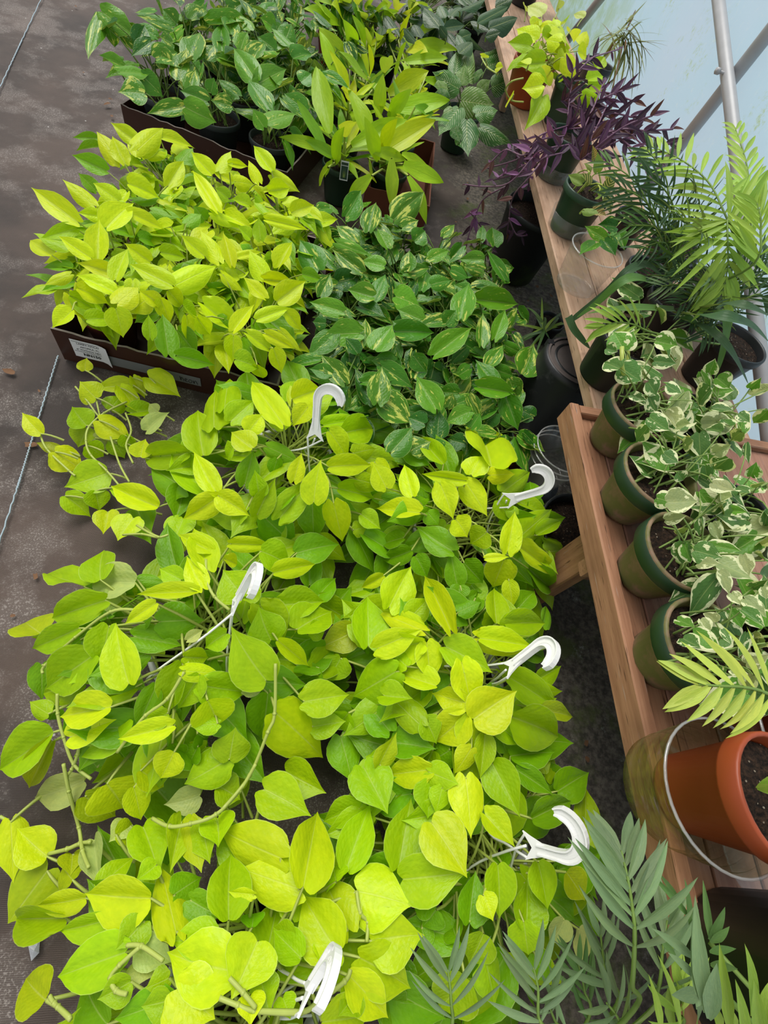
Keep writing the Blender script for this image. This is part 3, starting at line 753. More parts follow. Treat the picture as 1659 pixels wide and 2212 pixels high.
# ------------------------------------------------------------------ hanging baskets of neon pothos set on the ground
BC = [(-.03, .70), (.44, .585), (-.13, .235), (.40, .185), (.42, -.115), (.03, -.30)]
BL = ['neon pothos hanging basket trailing beside the stickered carton', 'neon pothos hanging basket between the golden pothos and the bench corner',
      'neon pothos hanging basket with long bare vines trailing over the fabric', 'neon pothos hanging basket beside the bench leg, its hook folded over',
      'neon pothos hanging basket with splayed hook next to the grey-green palm', 'neon pothos hanging basket with large pale leaves and a hook lying on its side']
baskets = []
def zb(x, y):
    r2 = min((x-cx)**2+(y-cy)**2 for cx, cy in BC)
    return max(.045, .345 - 1.75*r2)
for (cx, cy), lb in zip(BC, BL):
    pl = Plant('hanging_basket', Vector((cx, cy, 0)), lb, 'hanging basket', None, Vector((cx, cy, .165)))
    pl.jit = .055
    m = MB(); m.lathe([(.001, .0031), (.075, .0031), (.083, 0), (.088, .0031), (.122, .150), (.128, .152), (.130, .158), (.130, .172), (.126, .175), (.120, .172), (.084, .014), (.001, .014)], 40)
    obj('pot', m.build('pot', 'basket'), pl.root)
    m = MB(); m.lathe([(.001, .012), (.095, .012), (.10, .001), (.104, .001), (.112, .030), (.109, .030), (.101, .010), (.001, .008)], 36); obj('saucer', m.build('saucer', 'basket'), pl.root)
    soil_disc(pl.root, .117, .150)
    baskets.append(pl)
C2 = crop(table('''325 505 148 335 110 y,440 650 675 795 200 y,850 820 510 945 230 m,520 1000 740 1150 150 m,1260 1090 885 940 170 y,860 1130 840 1310 150 y,1060 1180 930 1345 200 y,1100 1120 1200 1360 220 g,790 400 1055 535 180 y,1120 690 1150 545 150 y
1040 110 735 145 112 y,960 140 1120 345 130 y,1060 60 1160 220 92 y,765 220 620 90 170 y,1190 60 1450 185 190 y,690 440 560 300 180 m,880 310 960 190 140 m,690 460 640 620 160 m,700 600 830 690 140 m,1170 480 1335 320 130 p
760 540 980 580 130 p,470 630 285 570 85 d,1040 340 1280 310 120 m,760 960 800 1120 150 m,1460 1180 1385 1365 190 m,1150 430 1200 380 100 p,1250 330 1180 270 110 p,900 560 1000 700 130 m,1050 980 860 960 90 m,1000 520 1060 640 110 m'''), 0, 800, .2712)
C2 += [(184, 762+38, 183, 772, 32, 'y')]
C3 = crop(table('''490 430 480 155 170 m,560 300 575 85 150 m,420 615 355 300 180 m,600 390 755 245 140 m,940 415 725 105 150 y,740 570 585 465 140 y,720 460 800 330 120 y,1330 470 1565 405 170 m,1210 420 1450 370 100 m
1240 690 1545 655 125 y,1240 460 1395 640 140 y,1300 830 1555 890 120 m,1140 920 1160 640 150 y,1270 930 1330 1190 150 y,920 1020 1130 760 150 m,830 1030 1030 1215 190 g,1030 1250 1310 1165 170 g,690 800 750 580 120 g
450 860 185 570 170 m,500 850 340 585 120 y,310 840 55 670 170 g,330 600 5 640 120 m,510 890 290 1050 140 y,690 990 450 1015 160 m,520 880 730 1000 130 y,770 1000 880 760 120 m,470 1240 245 1130 100 y,450 1360 350 1055 160 y
600 1190 870 1200 92 y,800 1240 1020 1320 180 m,880 1380 1160 1310 120 y,560 1290 650 1330 80 y,1540 660 1640 810 140 y,1400 600 1560 560 110 m,840 560 1060 660 100 g,780 870 770 710 100 m,1010 780 1060 600 90 y
1010 180 1060 380 90 y,1100 300 1010 430 110 y,1000 250 1180 170 160 y,620 560 560 640 110 m,900 640 860 780 80 g,1000 870 830 980 110 g,1420 770 1610 820 110 m,1450 1000 1580 1090 110 m,1400 1100 1490 1080 110 m'''), 300, 780, .3315)
C4 = crop(table('''930 360 860 35 120 y,920 420 1120 405 110 y,790 415 860 265 160 y,750 460 425 420 85 y,750 470 915 710 150 y,570 490 680 730 150 y,680 740 780 855 150 y,370 570 300 335 120 y,590 340 415 155 92 m,1010 540 1240 375 150 m
415 690 95 660 150 y,650 960 380 795 170 g,900 830 780 930 170 m,1050 965 1110 670 130 y,1150 850 1385 645 160 m,1260 850 1425 745 85 m,1330 970 1570 930 180 m,1130 930 1425 1140 150 y,1020 1030 945 1235 190 y,890 1020 1065 1000 60 y
1060 1180 1100 1380 100 y,690 1210 630 960 130 g,740 1050 880 1200 150 g,710 1210 700 1330 200 g,970 1480 940 1210 150 m,200 1365 350 1050 220 y,640 1525 460 1105 130 y,1030 1480 1310 1470 160 m,850 1590 1230 1640 150 y,430 1530 110 1385 130 y
350 1440 490 1300 150 m,360 960 150 1050 120 g,390 1000 490 1150 120 g,180 510 90 330 150 y,1200 1090 1390 1265 140 g,1130 1370 1250 1230 130 g,160 1140 0 1240 80 y,50 1640 50 1260 230 m,120 1659 430 1530 160 y,400 700 160 750 100 g
640 520 500 390 110 g,300 870 130 910 120 g,480 690 560 780 110 g,980 600 1090 760 120 m,1300 1500 1340 1350 100 g,700 1400 860 1320 110 g,820 1300 780 1420 100 g,1080 1150 1160 1300 110 g,1110 700 1030 640 80 m'''), 780, 900, .3014)
C5 = crop(table('''500 240 240 150 130 m,600 200 580 0 170 m,805 215 520 215 180 p,625 325 260 440 170 m,240 520 110 430 190 d,470 490 140 645 130 m,560 650 220 885 220 m,770 820 655 465 180 y,650 480 595 745 170 m,590 700 890 840 200 g
950 450 1225 435 190 g,800 540 1090 590 140 g,1170 270 805 290 75 y,930 340 740 470 85 y,1210 250 1100 60 110 y,1590 800 1350 515 230 m,1620 560 1520 380 190 m,1450 300 1320 140 190 m,1090 720 970 1000 150 m,1100 745 1330 760 95 y
1190 770 1070 985 130 m,1240 920 1330 1075 210 y,1200 830 1490 880 170 m,1600 880 1570 1170 190 g,1370 1275 1400 1090 240 m,660 960 330 1020 170 y,420 1140 700 1020 140 y,1030 1070 695 1165 112 y,320 1110 15 1350 220 m,310 1170 135 1490 130 d
640 1420 770 1576 260 y,840 1340 990 1440 130 y,1040 1230 960 1400 150 y,1350 1280 1095 1430 180 m,500 1400 155 1550 160 p,800 1440 850 1640 120 y,1190 1490 980 1570 130 p,290 1000 165 930 92 m,250 710 250 930 120 g,930 840 810 1100 110 g
1350 520 1210 600 120 m,1300 1430 1440 1500 150 m,1300 1060 1140 1075 92 m,580 1320 500 1230 130 g,660 270 700 420 120 p,480 560 380 640 110 g,900 420 830 470 90 g,1080 200 940 130 100 m,820 200 990 210 70 g,330 950 300 1060 110 g
680 960 740 1120 150 g,1000 1000 860 1080 110 m,1100 660 1250 680 110 m,1450 300 1560 250 120 m,1500 620 1450 760 100 g,1120 560 1220 500 60 p,1180 1120 1260 1160 120 g,1030 1180 1090 1260 110 g,1180 1200 1120 1310 110 g,1450 860 1590 820 90 p'''), 0, 1180, .3617)
C6 = crop(table('''30 20 160 210 160 m,220 140 400 20 180 m,570 210 560 -10 150 m,850 210 600 245 140 y,880 210 905 415 120 y,840 130 625 40 92 y,720 360 490 495 190 m,930 430 695 360 120 y,255 510 490 470 150 m,110 570 375 800 220 y
300 640 465 610 110 m,690 660 550 495 140 g,850 630 680 475 120 m,1090 520 900 470 110 y,1060 310 1120 555 140 y,980 230 1230 350 150 m,1150 185 1430 245 112 y,1260 130 1480 105 112 m,1120 600 1330 440 190 y,1080 580 925 735 150 y
1100 590 1110 820 120 y,1110 750 1025 890 92 y,1320 590 1585 680 190 m,1310 390 1570 550 140 m,1470 560 1655 570 85 d,1310 790 1525 760 140 g,1220 830 1360 1100 150 m,1080 900 1120 1210 150 y,715 720 925 745 130 g,890 860 655 890 120 y
890 870 1040 930 110 m,440 690 510 930 140 g,560 850 680 1075 180 m,640 830 720 670 92 d,900 930 890 1110 140 m,905 1130 1100 1400 200 y,160 870 360 980 160 m,50 960 290 1080 170 m,470 1365 595 1020 150 m,740 1350 800 995 170 m
760 1420 1090 1390 180 m,500 1330 580 1150 140 m,530 1060 340 1110 112 m,1180 1090 1330 1260 112 y,870 600 950 720 110 m,440 290 370 420 130 m,510 150 330 245 130 d,120 200 290 335 75 y,1420 1110 1630 1000 112 g,330 340 260 420 110 g
660 480 800 500 110 m,480 570 420 650 110 m,1000 760 900 820 120 g,960 950 930 1090 90 m,1260 700 1300 780 110 g,1180 680 1160 910 90 m,1230 620 1380 730 90 m,1340 860 1530 980 90 g,280 150 370 130 90 m,780 330 700 260 90 m'''), 550, 1300, .4219)
C7 = crop(table('''60 320 75 660 130 y,260 510 80 370 160 y,260 590 30 895 230 d,470 740 190 795 105 y,360 850 45 850 120 m,620 850 315 945 120 m,830 740 475 730 210 y,970 930 880 540 150 y,550 680 740 485 110 m,790 350 890 600 160 m
1000 320 930 580 130 d,1050 320 1110 585 120 d,400 500 395 600 110 d,520 420 540 680 100 p,690 1040 290 1180 200 m,790 870 650 1040 150 m,1190 950 930 990 150 m,1270 1140 895 1080 260 y,1420 980 1280 1300 230 y,770 1010 960 1060 150 p
790 1090 740 1240 120 p,250 1300 120 1190 180 d,590 1434 405 1215 190 g,950 1290 620 1430 150 g,980 1240 1180 1410 260 y,1550 520 1185 370 200 y,1650 690 1310 575 190 y,1260 860 1250 480 200 m,1400 720 1250 710 55 y,1390 900 1400 800 105 g
960 720 1120 610 150 g,1050 750 1210 850 120 g,640 390 760 340 110 d,470 180 640 300 150 d,400 640 330 560 120 d,700 330 620 430 120 p,1110 330 1160 540 130 m,1200 300 1220 460 150 m,860 560 760 650 100 m,620 1120 690 1090 110 g
720 1200 540 1310 130 m,940 1300 780 1350 140 m,1380 1280 1400 1434 130 y,1330 1050 1260 1010 90 m,930 1180 800 1250 120 m,1620 980 1490 910 130 m,1440 1200 1500 1380 160 m,1560 1290 1600 1400 130 m'''), 0, 1650, .3918)
C8 = crop(table('''400 420 465 65 175 y,630 440 860 485 190 y,540 690 385 450 170 y,590 600 475 380 150 y,690 650 910 600 170 y,640 720 870 835 160 y,600 800 775 985 120 y,490 760 500 640 120 y,390 720 270 600 100 m,1160 620 1100 760 112 m
1100 570 1120 350 110 g,1220 330 1240 560 110 m,1340 600 1350 380 130 m,1330 570 1350 720 140 m,1170 740 1220 940 112 m,1390 320 1440 520 100 m,1510 360 1590 470 100 d,1380 710 1430 830 92 g,1080 800 970 960 160 m,900 600 930 700 120 g
480 990 700 960 160 y,620 860 560 980 120 m,740 880 830 960 110 g,780 760 890 910 110 g,960 520 900 600 120 g,1160 460 1210 560 80 y,880 480 980 470 110 g,1500 560 1450 680 80 p,1560 600 1590 760 80 p,1250 340 1200 280 80 g,540 400 520 330 100 m,1050 640 1010 560 110 g'''), 450, 1700, .5124)
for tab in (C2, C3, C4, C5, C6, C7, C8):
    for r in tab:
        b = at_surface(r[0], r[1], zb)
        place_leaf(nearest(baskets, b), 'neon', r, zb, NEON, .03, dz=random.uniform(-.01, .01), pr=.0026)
def vine(pl, pts, ox, oy, k, dz=.012, r=.0028):
    pl.vine([at_surface(ox+a*k, oy+b*k, zb, dz) for a, b in pts], r)
b1, b2, b3, b4, b5, b6 = baskets
vine(b3, [(815, 380), (660, 392), (450, 545), (270, 710), (255, 760)], 0, 1180, .3617)
vine(b3, [(342, 880), (345, 1000), (380, 1140), (440, 1300), (545, 1390)], 0, 1180, .3617)
vine(b3, [(470, 1180), (465, 1240), (430, 1330), (398, 1400), (440, 1576)], 0, 1180, .3617)
vine(b3, [(350, 0), (380, 150), (435, 350), (455, 480), (490, 572)], 0, 1650, .3918, .02, .0031)
vine(b3, [(270, 495), (370, 470), (440, 440), (500, 430)], 0, 1650, .3918, .015, .0036)
vine(b3, [(0, 290), (40, 312), (60, 330)], 0, 1650, .3918, .012, .003)
vine(b3, [(1645, 700), (1640, 1000), (1600, 1110), (1490, 1370), (1330, 1570)], 0, 1180, .3617, .03, .0032)
vine(b3, [(1410, 0), (1320, 150), (1190, 280), (1050, 330), (935, 345), (840, 300)], 0, 1650, .3918, .03, .0032)
vine(b3, [(1100, 750), (1000, 910), (870, 1010), (790, 1110), (700, 1230)], 0, 1180, .3617, .022)
vine(b3, [(1230, 80), (1235, 200), (1280, 300), (1370, 380)], 0, 1180, .3617, .02)
vine(b6, [(1210, 1290), (1310, 1330), (1400, 1360), (1659, 1368)], 0, 1650, .3918, .03, .0031)
vine(b6, [(200, 945), (390, 950), (470, 900), (575, 820), (600, 770)], 450, 1700, .5124, .03, .0031)
vine(b6, [(1265, 1180), (1340, 1260), (1410, 1345)], 0, 1650, .3918, .035, .003)
vine(b6, [(770, 1010), (660, 1110), (610, 1180), (640, 1250), (700, 1270)], 0, 1650, .3918, .025, .003)
vine(b6, [(700, 1000), (780, 1005), (900, 1085)], 0, 1650, .3918, .025, .003)
vine(b6, [(275, 1280), (300, 1320), (390, 1410)], 0, 1650, .3918, .012, .003)
vine(b6, [(258, 1303), (320, 1340), (388, 1400)], 0, 1650, .3918, .012, .003)
vine(b5, [(625, 440), (640, 530), (670, 570), (668, 655)], 450, 1700, .5124, .02, .003)
vine(b1, [(600, 130), (700, 250), (790, 370), (830, 340)], 0, 800, .2712)
vine(b1, [(1010, 250), (830, 340), (710, 450), (685, 560), (720, 670), (850, 800), (960, 930)], 0, 800, .2712, .02)
vine(b1, [(1000, 340), (1045, 480), (1005, 600), (1060, 740)], 0, 800, .2712, .015)
vine(b1, [(880, 530), (950, 740), (1030, 890)], 0, 800, .2712, .015)
vine(b1, [(320, 510), (375, 630), (550, 800), (600, 840)], 0, 800, .2712, .010)
vine(b1, [(765, 225), (790, 340), (800, 380)], 0, 800, .2712, .012, .0026)
vine(b1, [(980, 1310), (1130, 1305), (1260, 1330), (1340, 1310)], 0, 800, .2712, .012, .0026)
vine(b1, [(1090, 1235), (1200, 1300), (1270, 1330)], 0, 800, .2712, .014, .0026)
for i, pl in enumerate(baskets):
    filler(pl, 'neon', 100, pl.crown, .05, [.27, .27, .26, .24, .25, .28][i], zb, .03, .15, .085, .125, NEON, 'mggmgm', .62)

def sweep(m, path, up, w, h):
    """rectangular bar swept along a path; w across 'side', h along up"""
    n = len(path); V = []
    for i, p in enumerate(path):
        d = (path[min(i+1, n-1)]-path[max(i-1, 0)]).normalized(); s = up.cross(d).normalized()
        ww = w[i] if isinstance(w, list) else w
        V += [p+s*ww/2+up*h/2, p-s*ww/2+up*h/2, p-s*ww/2-up*h/2, p+s*ww/2-up*h/2]
    F = [(4*i+k, 4*i+(k+1) % 4, 4*i+4+(k+1) % 4, 4*i+4+k) for i in range(n-1) for k in range(4)]
    F += [(3, 2, 1, 0), (4*n-4, 4*n-3, 4*n-2, 4*n-1)]
    m.add(V, F)
def hanger(pl, hub, E_, T_, legs, zh, ze, zt, zleg=.20, r=.027):
    O = pl.loc
    A, E, T = P(*hub, zh), P(*E_, ze), P(*T_, zt)
    U = (E-A).normalized(); L = (E-A).length
    S_ = (T-E); S_ = (S_-S_.dot(U)*U).normalized(); N = U.cross(S_).normalized()
    hk = MB(); c = E+S_*r
    path = [A+U*L*.15, A+U*L*.5, A+U*L*.8]+[c+(-S_*math.cos(a)+U*math.sin(a))*r for a in [math.radians(q) for q in range(0, 201, 12)]]
    path = [p-O for p in path]; n = len(path)
    sweep(hk, path, N, .0045, .0031)                                           # web
    sd = []
    for i, p in enumerate(path):
        d = (path[min(i+1, n-1)]-path[max(i-1, 0)]).normalized(); sd.append(N.cross(d).normalized())
    wd = [.0065]*3+[.0075 + .0025*math.sin(math.pi*i/(n-4)) for i in range(n-3)]
    wd[-1] = .004; wd[-2] = .006
    for sg in (-1, 1): sweep(hk, [p+s*sg*w for p, s, w in zip(path, sd, wd)], N, .0024, .011)   # flanges
    for i in range(1, n-2, 2):                                                # zig-zag ribs between the flanges
        hk.tube([path[i]+sd[i]*wd[i], path[i+1]-sd[i+1]*wd[i+1]], .0012, 4); hk.tube([path[i+1]-sd[i+1]*wd[i+1], path[i+2]+sd[i+2]*wd[i+2]], .0012, 4)
    sweep(hk, path, N, [2*w for w in wd], .0018)
    # flared plate joining stem and wires
    pw = .021; B = A-O
    pts = [B+U*L*.45-S_*.007, B+U*L*.45+S_*.007, B+S_*pw*.75-U*.004, B+S_*pw-U*.016, B+S_*pw*.7-U*.012, B-U*.002, B-S_*pw*.7-U*.012, B-S_*pw-U*.016, B-S_*pw*.75-U*.004]
    V = [p+N*.0018 for p in pts]+[p-N*.0018 for p in pts]; k = len(pts)
    hk.add(V, [tuple(range(k)), tuple(range(k, 2*k))[::-1]]+[(i, i+k, (i+1) % k+k, (i+1) % k) for i in range(k)])
    h = obj('hanger', hk.build('hanger', 'white', False), pl.root); h['label'] = 'white plastic hook'
    for i, lg in enumerate(legs):
        e = P(*lg, zleg+.05)
        s0 = A + S_*pw*(.85, -.85, 0)[i % 3]*1.0 - U*.012
        c = Vector((pl.loc.x, pl.loc.y, .170)); dirr = Vector((e.x-c.x, e.y-c.y, 0))
        dirr = dirr.normalized() if dirr.length > .01 else Vector((1, 0, 0))
        rimp = c+dirr*.125
        w = MB(); w.tube([q-O for q in spline([s0, s0.lerp(e, .35)-U*.006, e, rimp], 5)], .0022, 6)
        obj('wire', w.build('wire', 'white'), h)
hanger(b1, (681, 936), (686, 862), (736, 906), [(585, 987), (670, 1025), (661, 979)], .37, .435, .42)
hanger(b2, (1105, 1078), (1168, 1060), (1131, 1005), [(1053, 1146), (1015, 1097), (1105, 1108)], .37, .415, .44)
hanger(b3, (510, 1299), (542, 1240), (560, 1262), [(318, 1466), (490, 1450), (500, 1400)], .38, .43, .49)
hanger(b4, (1103, 1439), (1160, 1394), (1178, 1440), [(1054, 1486), (955, 1439), (1060, 1480)], .37, .42, .45)
hanger(b5, (1152, 1831), (1217, 1850), (1213, 1755), [(1096, 1910), (1050, 1787), (1019, 1872)], .38, .42, .44, r=.031)
hanger(b6, (664, 2140), (706, 2072), (722, 2110), [(604, 2197), (596, 2066), (600, 2150)], .38, .41, .47)
for pl in baskets: pl.finish()
# ------------------------------------------------------------------ lime dracaenas
def potted(name, loc, label, r, rb, h, mat, band=None, cat='plant', group=None, stem='stem', lip=None, soil=True):
    pl = Plant(name, Vector(loc), label, cat, group, Vector(loc)+Vector((0, 0, h*.87)), stem)
    pot_parts(pl.root, r, rb, h, mat, band, soil, lip=lip); return pl
drac = [potted('lime_dracaena', (.0, 2.36, 0), 'lime dracaena in dark green pot with a white picture tag', .088, .062, .155, 'greenpot'),
        potted('lime_dracaena', (.215, 2.41, .007), 'lime dracaena standing at the near end of the reddish carton', .085, .062, .155, 'greenpot'),
        potted('lime_dracaena', (.255, 2.70, .007), 'lime dracaena at the far end of the reddish carton', .085, .062, .155, 'greenpot'),
        potted('lime_dracaena', (.0, 2.74, 0), 'lime dracaena between the far carton and the reddish carton', .088, .062, .155, 'greenpot'),
        potted('lime_dracaena', (.075, 3.10, 0), 'lime dracaena beyond the reddish carton beside the far golden pothos', .088, .062, .155, 'greenpot'),
        potted('lime_dracaena', (.33, 3.14, 0), 'lime dracaena beyond the reddish carton beside the pinstriped philodendron', .088, .062, .155, 'greenpot'),
        potted('lime_dracaena', (.06, 3.52, 0), 'lime dracaena in the last row next to the golden pothos', .088, .062, .155, 'greenpot'),
        potted('lime_dracaena', (.36, 3.55, 0), 'lime dracaena in the last row next to the dark broad-leaved plant', .088, .062, .155, 'greenpot')]
DR = {0: '''310 800 215 340 130 m,330 900 5 800 75 m,345 970 370 760 120 m,400 820 440 670 105 y,440 870 800 690 105 m,300 1000 225 1110 95 m,290 930 110 560 85 g,330 960 250 1060 60 m,350 950 180 830 80 g''',
      1: '''560 880 430 480 115 m,600 930 950 715 135 y,610 900 700 720 125 y,560 900 790 950 75 m,680 950 680 1250 85 m,750 980 995 1100 105 m,560 1050 405 1195 115 m,780 1050 930 1330 85 m,740 920 920 1000 65 m,540 950 570 1050 70 m,600 960 520 700 90 m''',
      2: '''600 700 620 430 115 m,660 700 790 530 125 m,700 650 1040 600 125 m,660 560 920 390 125 y,700 450 760 250 95 m,880 470 1095 540 65 m,820 640 960 690 90 g,760 370 1030 330 85 m,700 620 985 590 90 m''',
      3: '''540 490 365 280 105 m,430 400 250 130 112 m,420 560 330 280 92 y,540 480 590 290 115 y,640 450 660 330 80 m,350 500 250 140 85 m,480 330 410 130 85 m,420 600 430 480 90 y,330 620 200 500 80 g''',
      4: '''380 150 170 5 92 m,400 130 330 0 105 y,590 250 600 140 75 m,520 300 470 80 85 m,530 130 730 50 55 m,500 130 500 0 75 m,450 60 380 -30 90 y,300 120 240 -20 70 m,560 120 640 -10 80 m''',
      5: '''730 260 780 60 125 y,660 250 710 160 65 m,820 260 1090 280 75 m,830 200 950 140 85 m,760 120 830 -20 100 y,690 120 660 -10 80 m,770 300 880 250 80 y,800 80 900 -20 80 m''',
      6: '''420 60 380 -60 90 m,480 40 520 -60 90 y,540 60 590 -40 80 m,340 60 260 -50 80 m''', 7: '''700 60 740 -50 95 y,780 40 850 -40 90 m,650 50 640 -60 80 m,830 90 930 40 70 m'''}
for k, txt in DR.items():
    pl = drac[k]; pl.jit = .006; zc = lambda x, y: .30
    for r in crop(table(txt), 600, 0, .3617):
        # strap leaves spring from the crown and arch: base low, tip high when it points away from the nadir
        kk = rise(*r[:4]); b = P(r[0], r[1], .27 if kk > 0 else .30); t = P(r[2], r[3], .30+.12*kk)
        L = (t-b).length; pl.leaf('strap', b, t, max(min(r[4]*depth_scale(b)*.98, .28*L+.018), .022), jit(LIME[r[5]]), petiole=False)
        c = pl.crown; pl.sb.tube([q-pl.loc for q in (c, c.lerp(b, .5)+UP*.02, b)], [.006, .005, .004], 5, False)
    for i in range(13):
        a = i*2.4+k; L = random.uniform(.16, .24); c = pl.crown+UP*random.uniform(.02, .10); e = random.uniform(.0, .9)
        t = c+Vector((math.cos(a)*math.cos(e), math.sin(a)*math.cos(e), math.sin(e)))*L
        pl.leaf('strap', c, t, random.uniform(.035, .05), jit(LIME[random.choice('mgmy')]), nrm=UP+Vector((math.cos(a), math.sin(a), 0))*-.5, petiole=False)
    pl.sb.tube([pl.crown-pl.loc-UP*.02, pl.crown-pl.loc+UP*.10], [.011, .008], 8)
    pl.finish()
# white picture tag stuck in the first pot
d0 = drac[0]; a, b, c = P(733, 388, .16), P(762, 348, .215), P(757, 393, .16)
u = (c-a).normalized()*.034; v = (P(742, 346, .225)-a); v = (v-v.dot(u.normalized())*u.normalized()).normalized()*.068; nn = u.cross(v).normalized()
if nn.dot(CAM-a) < 0: nn = -nn
def quad_at(name, x0, x1, y0, y1, off, mat, parent, th=.0012):
    O = d0.loc; V = [a+u*xx+v*yy+nn*o-O for o in (off, off-th) for xx, yy in ((x0, y0), (x1, y0), (x1, y1), (x0, y1))]
    return obj(name, mesh(name, V, [(0, 1, 2, 3), (7, 6, 5, 4), (0, 4, 5, 1), (1, 5, 6, 2), (2, 6, 7, 3), (3, 7, 4, 0)], mat, False), parent)
tg = quad_at('plant_tag', 0, 1, 0, 1, 0, 'paper', d0.root); tg['label'] = 'white plant tag with picture'
quad_at('tag_picture', .08, .92, .06, .74, .0008, 'tagdark', tg, .0006); quad_at('tag_title', .08, .92, .78, .92, .0008, 'greyband', tg, .0006)
O = d0.loc; V = []; F = []
for i in range(13):
    an = math.radians(10+160*i/12); q = a+u*.5+v*.15-O+nn*.0014; tip = q+u*.40*math.cos(an)+v*.5*math.sin(an); sd = (u*math.sin(an)-v*math.cos(an)*.5)*.035
    V += [q-sd*.4, q+sd*.4, tip]; F.append((3*i, 3*i+1, 3*i+2))
obj('tag_plant_print', mesh('tag_plant_print', V, F, 'taggreen', False), tg)

# ------------------------------------------------------------------ pinstriped philodendron and dark foliage plants at the back
phi = potted('striped_philodendron', (.62, 3.22, 0), 'philodendron with white pinstriped green leaves in a dark pot', .10, .075, .18, 'greenpot'); phi.stem = 'stem_dark'
PIN = {'y': (.12, .24, .04), 'm': (.055, .16, .028), 'g': (.035, .13, .018)}
for r in crop(table('''1060 440 1090 300 95 m,1080 530 920 440 125 m,1130 480 1150 280 105 y,1100 600 1290 640 155 y,1080 650 950 810 125 m,1130 720 1120 930 135 g,1180 680 1320 640 130 m,1210 760 1410 850 115 g,1240 330 1390 270 75 m,1280 520 1400 480 105 m,1250 400 1390 340 95 m
1090 500 1130 390 90 y,1200 540 1270 470 110 y,1060 760 1080 850 80 g,1020 600 930 560 100 m,1010 520 930 520 80 y,1170 460 1230 440 70 m,1040 650 980 680 80 y'''), 600, 0, .3617):
    kk = rise(*r[:4]); b = P(r[0], r[1], .30); t = P(r[2], r[3], .31+.05*kk)
    phi.leaf('pin', b, t, min(r[4]*depth_scale(b)*1.05, (t-b).length*.9), jit(PIN[r[5]]))
phi.finish()
DK = {'m': (.035, .085, .022), 'g': (.022, .060, .016)}
dk = [potted('rubber_plant', (.52, 3.95, 0), 'dark broad-leaved plant behind the pinstriped philodendron', .11, .08, .2, 'blackpot'),
      potted('rubber_plant', (.98, 4.3, .43), 'dark glossy-leaved plant on the plank bench behind the neon pot', .10, .075, .17, 'blackpot')]
for k, txt in enumerate(['980 180 880 40 125 m,990 170 1110 150 65 g,1030 100 1090 20 80 m,1000 110 960 20 90 m,1080 230 1160 200 90 m,1080 320 1170 260 100 m,900 100 860 20 80 g,1010 220 960 160 80 g,1120 300 1070 200 70 m',
                         '1190 140 1370 50 85 m,1260 170 1420 110 112 g,1080 70 1250 0 65 m,1300 40 1400 -10 80 g,1240 220 1330 200 90 g']):
    pl = dk[k]; pl.stem = 'stem_dark'
    for r in crop(table(txt), 600, 0, .3617):
        z = .36 if k == 0 else .70
        b = P(r[0], r[1], z); t = P(r[2], r[3], z+.04*rise(*r[:4])); pl.leaf('dark', b, t, min(r[4]*depth_scale(b)*1.05, (t-b).length*.8), jit(DK[r[5]]))
    filler(pl, 'dark', 14, pl.crown, .03, .16, lambda x, y: pl.crown.z+.2, .0, .16, .12, .19, DK, 'mg', .5); pl.finish()
back = [((-.50, 3.78), 'golden', 'golden pothos standing behind the far carton on the left'), ((-.14, 3.72), 'golden', 'golden pothos behind the far carton next to the dracaena'),
        ((-.72, 4.15), 'golden', 'golden pothos furthest back along the fabric aisle'), ((.15, 3.70), 'dark', 'dark leafy plant behind the last lime dracaena'),
        ((.78, 4.75), 'dark', 'dark leafy plant by the far legs of the plank bench'), ((.40, 4.6), 'dark', 'dark leafy plant furthest behind the rubber plant'),
        ((-.20, 4.3), 'golden', 'golden pothos in the last row behind the dracaena')]
for (x, y), sp, lb in back:
    pl = potted('golden_pothos' if sp == 'golden' else 'foliage_plant', (x, y, 0), lb, .10, .07, .17, 'terra' if (x, y) == (-.14, 3.72) else 'blackpot', stem='stem_dark')
    filler(pl, sp, 34, pl.crown, .02, .22, lambda a_, b_: .36, .0, .17, .10, .17, GOLD if sp == 'golden' else DK, 'mg' if sp == 'dark' else 'mgvym', .55); pl.finish()

# ------------------------------------------------------------------ far bench: neon pot, purple plant, grassy plant, striped plant, cups
nb = potted('neon_pothos', P(1122, 222, ZE), 'neon pothos in terracotta pot on the plank bench', .095, .07, .15, 'terra')
zn = lambda x, y: .655
for r in crop(table('''290 240 170 155 95 y,260 270 125 250 75 m,340 370 185 390 95 m,330 500 210 530 105 y,330 570 245 750 105 m,160 560 110 635 65 y,460 340 560 455 85 y,470 250 410 60 75 y,390 280 490 330 65 y,230 60 230 20 45 p,330 90 240 30 95 p,430 50 430 0 55 p,570 110 510 80 55 p
600 470 700 430 70 m,650 400 690 330 70 m,560 260 600 165 65 y,370 170 300 150 65 y,430 250 350 230 80 y,300 300 230 310 80 m,420 160 360 130 65 y,500 180 520 240 70 y,380 420 330 470 90 y,300 450 380 490 90 m,420 320 470 400 80 y,330 210 400 240 80 m,540 300 600 330 70 y
600 500 720 520 70 m,570 560 690 600 70 m,270 150 330 100 60 y,470 130 430 160 60 m,300 190 240 200 70 y,490 440 430 460 80 m,250 380 200 350 60 y,-20 340 10 320 45 y,60 400 100 390 45 y'''), 1050, 0, .3671):
    place_leaf(nb, 'neon', r, zn, NEON, .04, dz=random.uniform(-.03, .02))
filler(nb, 'neon', 16, nb.crown, .02, .13, zn, .02, .10, .07, .10, NEON, 'ymm', .6)
nb.vine([P(1050+a*.3671, b*.3671, z) for a, b, z in ((220, 460, .62), (150, 480, .60), (115, 530, .56), (150, 590, .52), (220, 600, .52))], .003)
nb.vine([P(600+a*.3617, b*.3617, z) for a, b, z in ((1310, 440, .55), (1250, 400, .52), (1215, 340, .50))], .003)
nb.finish()

